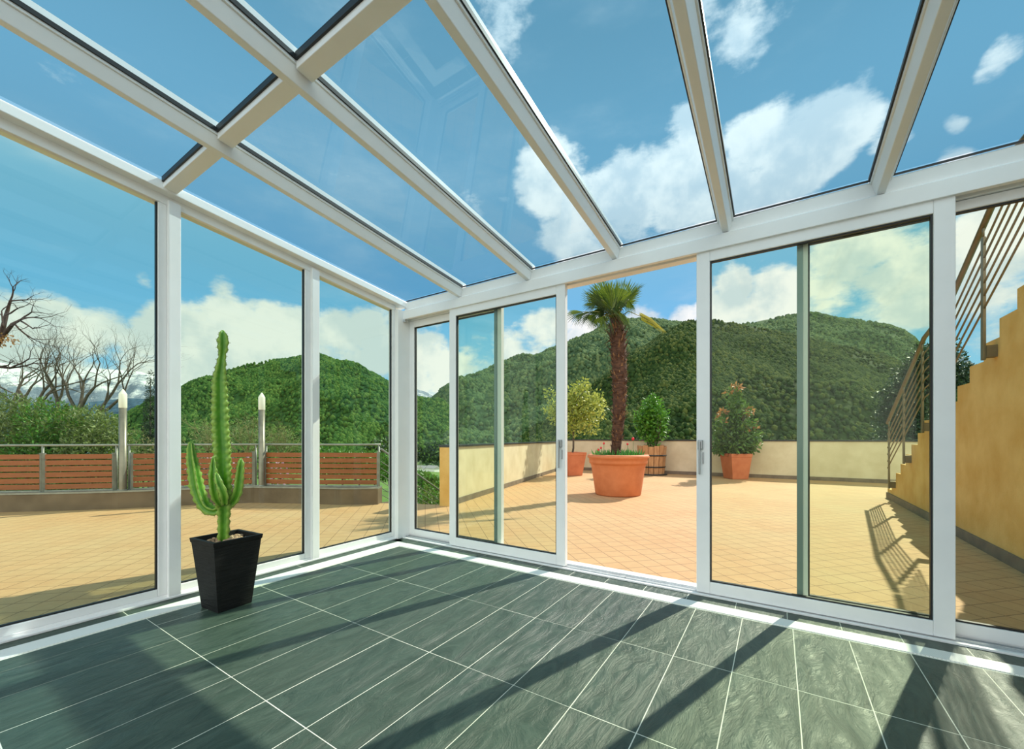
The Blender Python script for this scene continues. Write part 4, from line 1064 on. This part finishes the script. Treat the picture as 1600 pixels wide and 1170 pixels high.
# evergreen hedge masses
def bush(name, label, blobs, n, L_, W_, mats, seed, cat='bush', group=None, trunk=True):
    c = sum((V(b[0]) for b in blobs), V((0, 0, 0))) / len(blobs); root = V((c.x, c.y, grd(c.x, c.y)))
    t = thing(name, label, cat, root, group); r = random.Random(seed)
    m_ = MB(); leaf_cloud(m_, blobs, n, L_, W_, r, shell=.55, mis=list(range(len(mats)))); m_.build('foliage', mats, t)
    m_ = MB()
    for b_ in blobs[:8]:
        q = V(b_[0]); m_.tube([root + V((r.uniform(-.3, .3), r.uniform(-.3, .3), -.3)), root.lerp(q, .5), q], [.06, .04, .012], 5, caps=False)
    m_.build('stems', 'bark', t)
    return t
def bl_(L_): return [(at(px, py, d), (rx, rx * .8, rz)) for px, py, d, rx, rz in L_]
bush('garden_bush', 'big pale bamboo-like bush at the far left behind the fence', bl_([(-60, 660, 11.6, 1.1, 1.0), (0, 660, 11.5, 1.0, .9), (20, 700, 11.3, 1.1, 1.0), (-40, 720, 11.4, 1.3, 1.0), (45, 648, 11.7, .6, .55), (10, 750, 11.2, 1.3, 1), (-100, 640, 11.6, .9, .9)]), 24000, .12, .028, ['leaf_bush2', 'leaf_bush'], 71, group='evergreen bushes behind the fence')
bush('garden_bush', 'dense green bush behind the fence below the forked bare tree', bl_([(75, 665, 11.3, .85, .75), (100, 690, 11.1, .9, .8), (60, 720, 11, 1.0, .9), (110, 660, 11.6, .6, .5), (90, 760, 11, 1.2, 1.0)]), 17000, .10, .036, ['leaf_bush', 'leaf_laurel'], 72, group='evergreen bushes behind the fence')
bush('garden_bush', 'olive green bush left of the nearer lamp post', bl_([(140, 668, 11.2, .75, .65), (165, 680, 11, .65, .6), (150, 715, 10.9, .95, .9), (178, 720, 11, .6, .8), (140, 765, 11, 1.1, 1.0)]), 15000, .10, .034, ['leaf_bush', 'leaf_bush2'], 73, group='evergreen bushes behind the fence')
bush('cypress_tree', 'narrow dark cypress just left of the cactus window post', [(at(235, 590 + k * 14, 13.5), (.10 + .022 * k, .10 + .022 * k, .26)) for k in range(11)], 9000, .06, .018, ['leaf_cyp'], 74, 'tree')
bush('garden_bush', 'brownish thicket between cypress and lamp post', bl_([(212, 690, 13, .45, .5), (225, 712, 12.6, .7, .6), (200, 735, 12.4, .8, .8), (248, 725, 12.6, .7, .7)]), 4200, .08, .02, ['twig', 'leaf_bush'], 75, group='twiggy thickets behind the fence')
def twiggy(px, py, d, L_, seed, label, n=9, leafs=1500, m='twig'):
    b = at(px, py, d); root = V((b.x, b.y, grd(b.x, b.y)))
    t = thing('twiggy_bush', label, 'bush', root, 'twiggy bushes below the left hill'); r = random.Random(seed)
    m_ = MB(); m_.tube([root, b], [.10, .06], 6, caps=False)
    rt = V((RT[0], RT[1], 0))
    for k in range(n):
        a = -1.2 + 2.4 * k / (n - 1); branch(m_, b.copy(), (rt * sin(a) + V((0, 0, cos(a))) + V((FW[0], FW[1], 0)) * r.uniform(-.5, .5)).normalized(), L_ * r.uniform(.8, 1.1), .022, 4, r, .5, .05)
    m_.build('branches', m, t)
    m_ = MB(); leaf_cloud(m_, [(b + V((0, 0, L_)), (L_ * 1.7, L_ * 1.2, L_ * 1.2))], leafs, .06, .02, r, shell=.1); m_.build('foliage', ['leaf_bush2'], t)
twiggy(385, 712, 12.5, .55, 81, 'straw-coloured twiggy bush right behind the cactus top', 10, 2200)
twiggy(325, 705, 12.8, .42, 82, 'straw-coloured twiggy bush between wall post and cactus', 8, 1500)
twiggy(440, 715, 13, .45, 83, 'twiggy bush between second lamp post and wall post', 8, 2000)
bush('blossom_bush', 'pink blossoming shrub showing through the fence behind the cactus', bl_([(330, 724, 8.3, .35, .22), (370, 716, 8.3, .22, .17), (345, 750, 8.2, .6, .3), (395, 730, 8.3, .3, .25), (300, 745, 8.2, .4, .3), (430, 742, 8.3, .4, .25)]), 1500, .07, .05, ['pink', 'leaf_dark', 'leaf_bush', 'leaf_laurel'], 84)
bush('hedge', 'clipped green hedge on the slope past the fence end', bl_([(470, 716, 14, .8, .5), (500, 722, 14, .9, .5), (535, 724, 14.2, .9, .5), (570, 726, 14.4, .9, .5), (600, 730, 14.6, .9, .5)]), 9000, .11, .05, ['leaf_laurel', 'leaf_phot'], 85)
bush('garden_bush', 'bright green shrub beside the ochre pillar', bl_([(672, 775, 12.5, .5, .35), (660, 790, 12, .7, .4), (640, 795, 11.6, .6, .35)]), 3600, .10, .05, ['leaf_laurel', 'leaf_bush'], 86)
bush('garden_bush', 'dark round tree mass on the slope past the corner', bl_([(600, 706, 42, 2.2, 1.3), (618, 700, 44, 1.6, 1.2), (612, 714, 40, 2.4, 1.2)]), 4000, .4, .25, ['leaf_dark', 'leaf_phot'], 87)
bush('garden_bush', 'rounded bush beyond the valley hedge, left of the white houses', bl_([(650, 752, 46, 2.2, 1.0), (668, 758, 44, 2.0, .9)]), 2600, .5, .3, ['leaf_phot', 'leaf_laurel'], 88)
bush('garden_bush', 'long row of trees in the valley above the white houses', bl_([(640, 704, 180, 9, 4), (665, 707, 180, 10, 4), (690, 705, 180, 9, 4), (610, 706, 180, 9, 4)]), 5000, 1.4, .9, ['leaf_dark', 'leaf_phot'], 89)
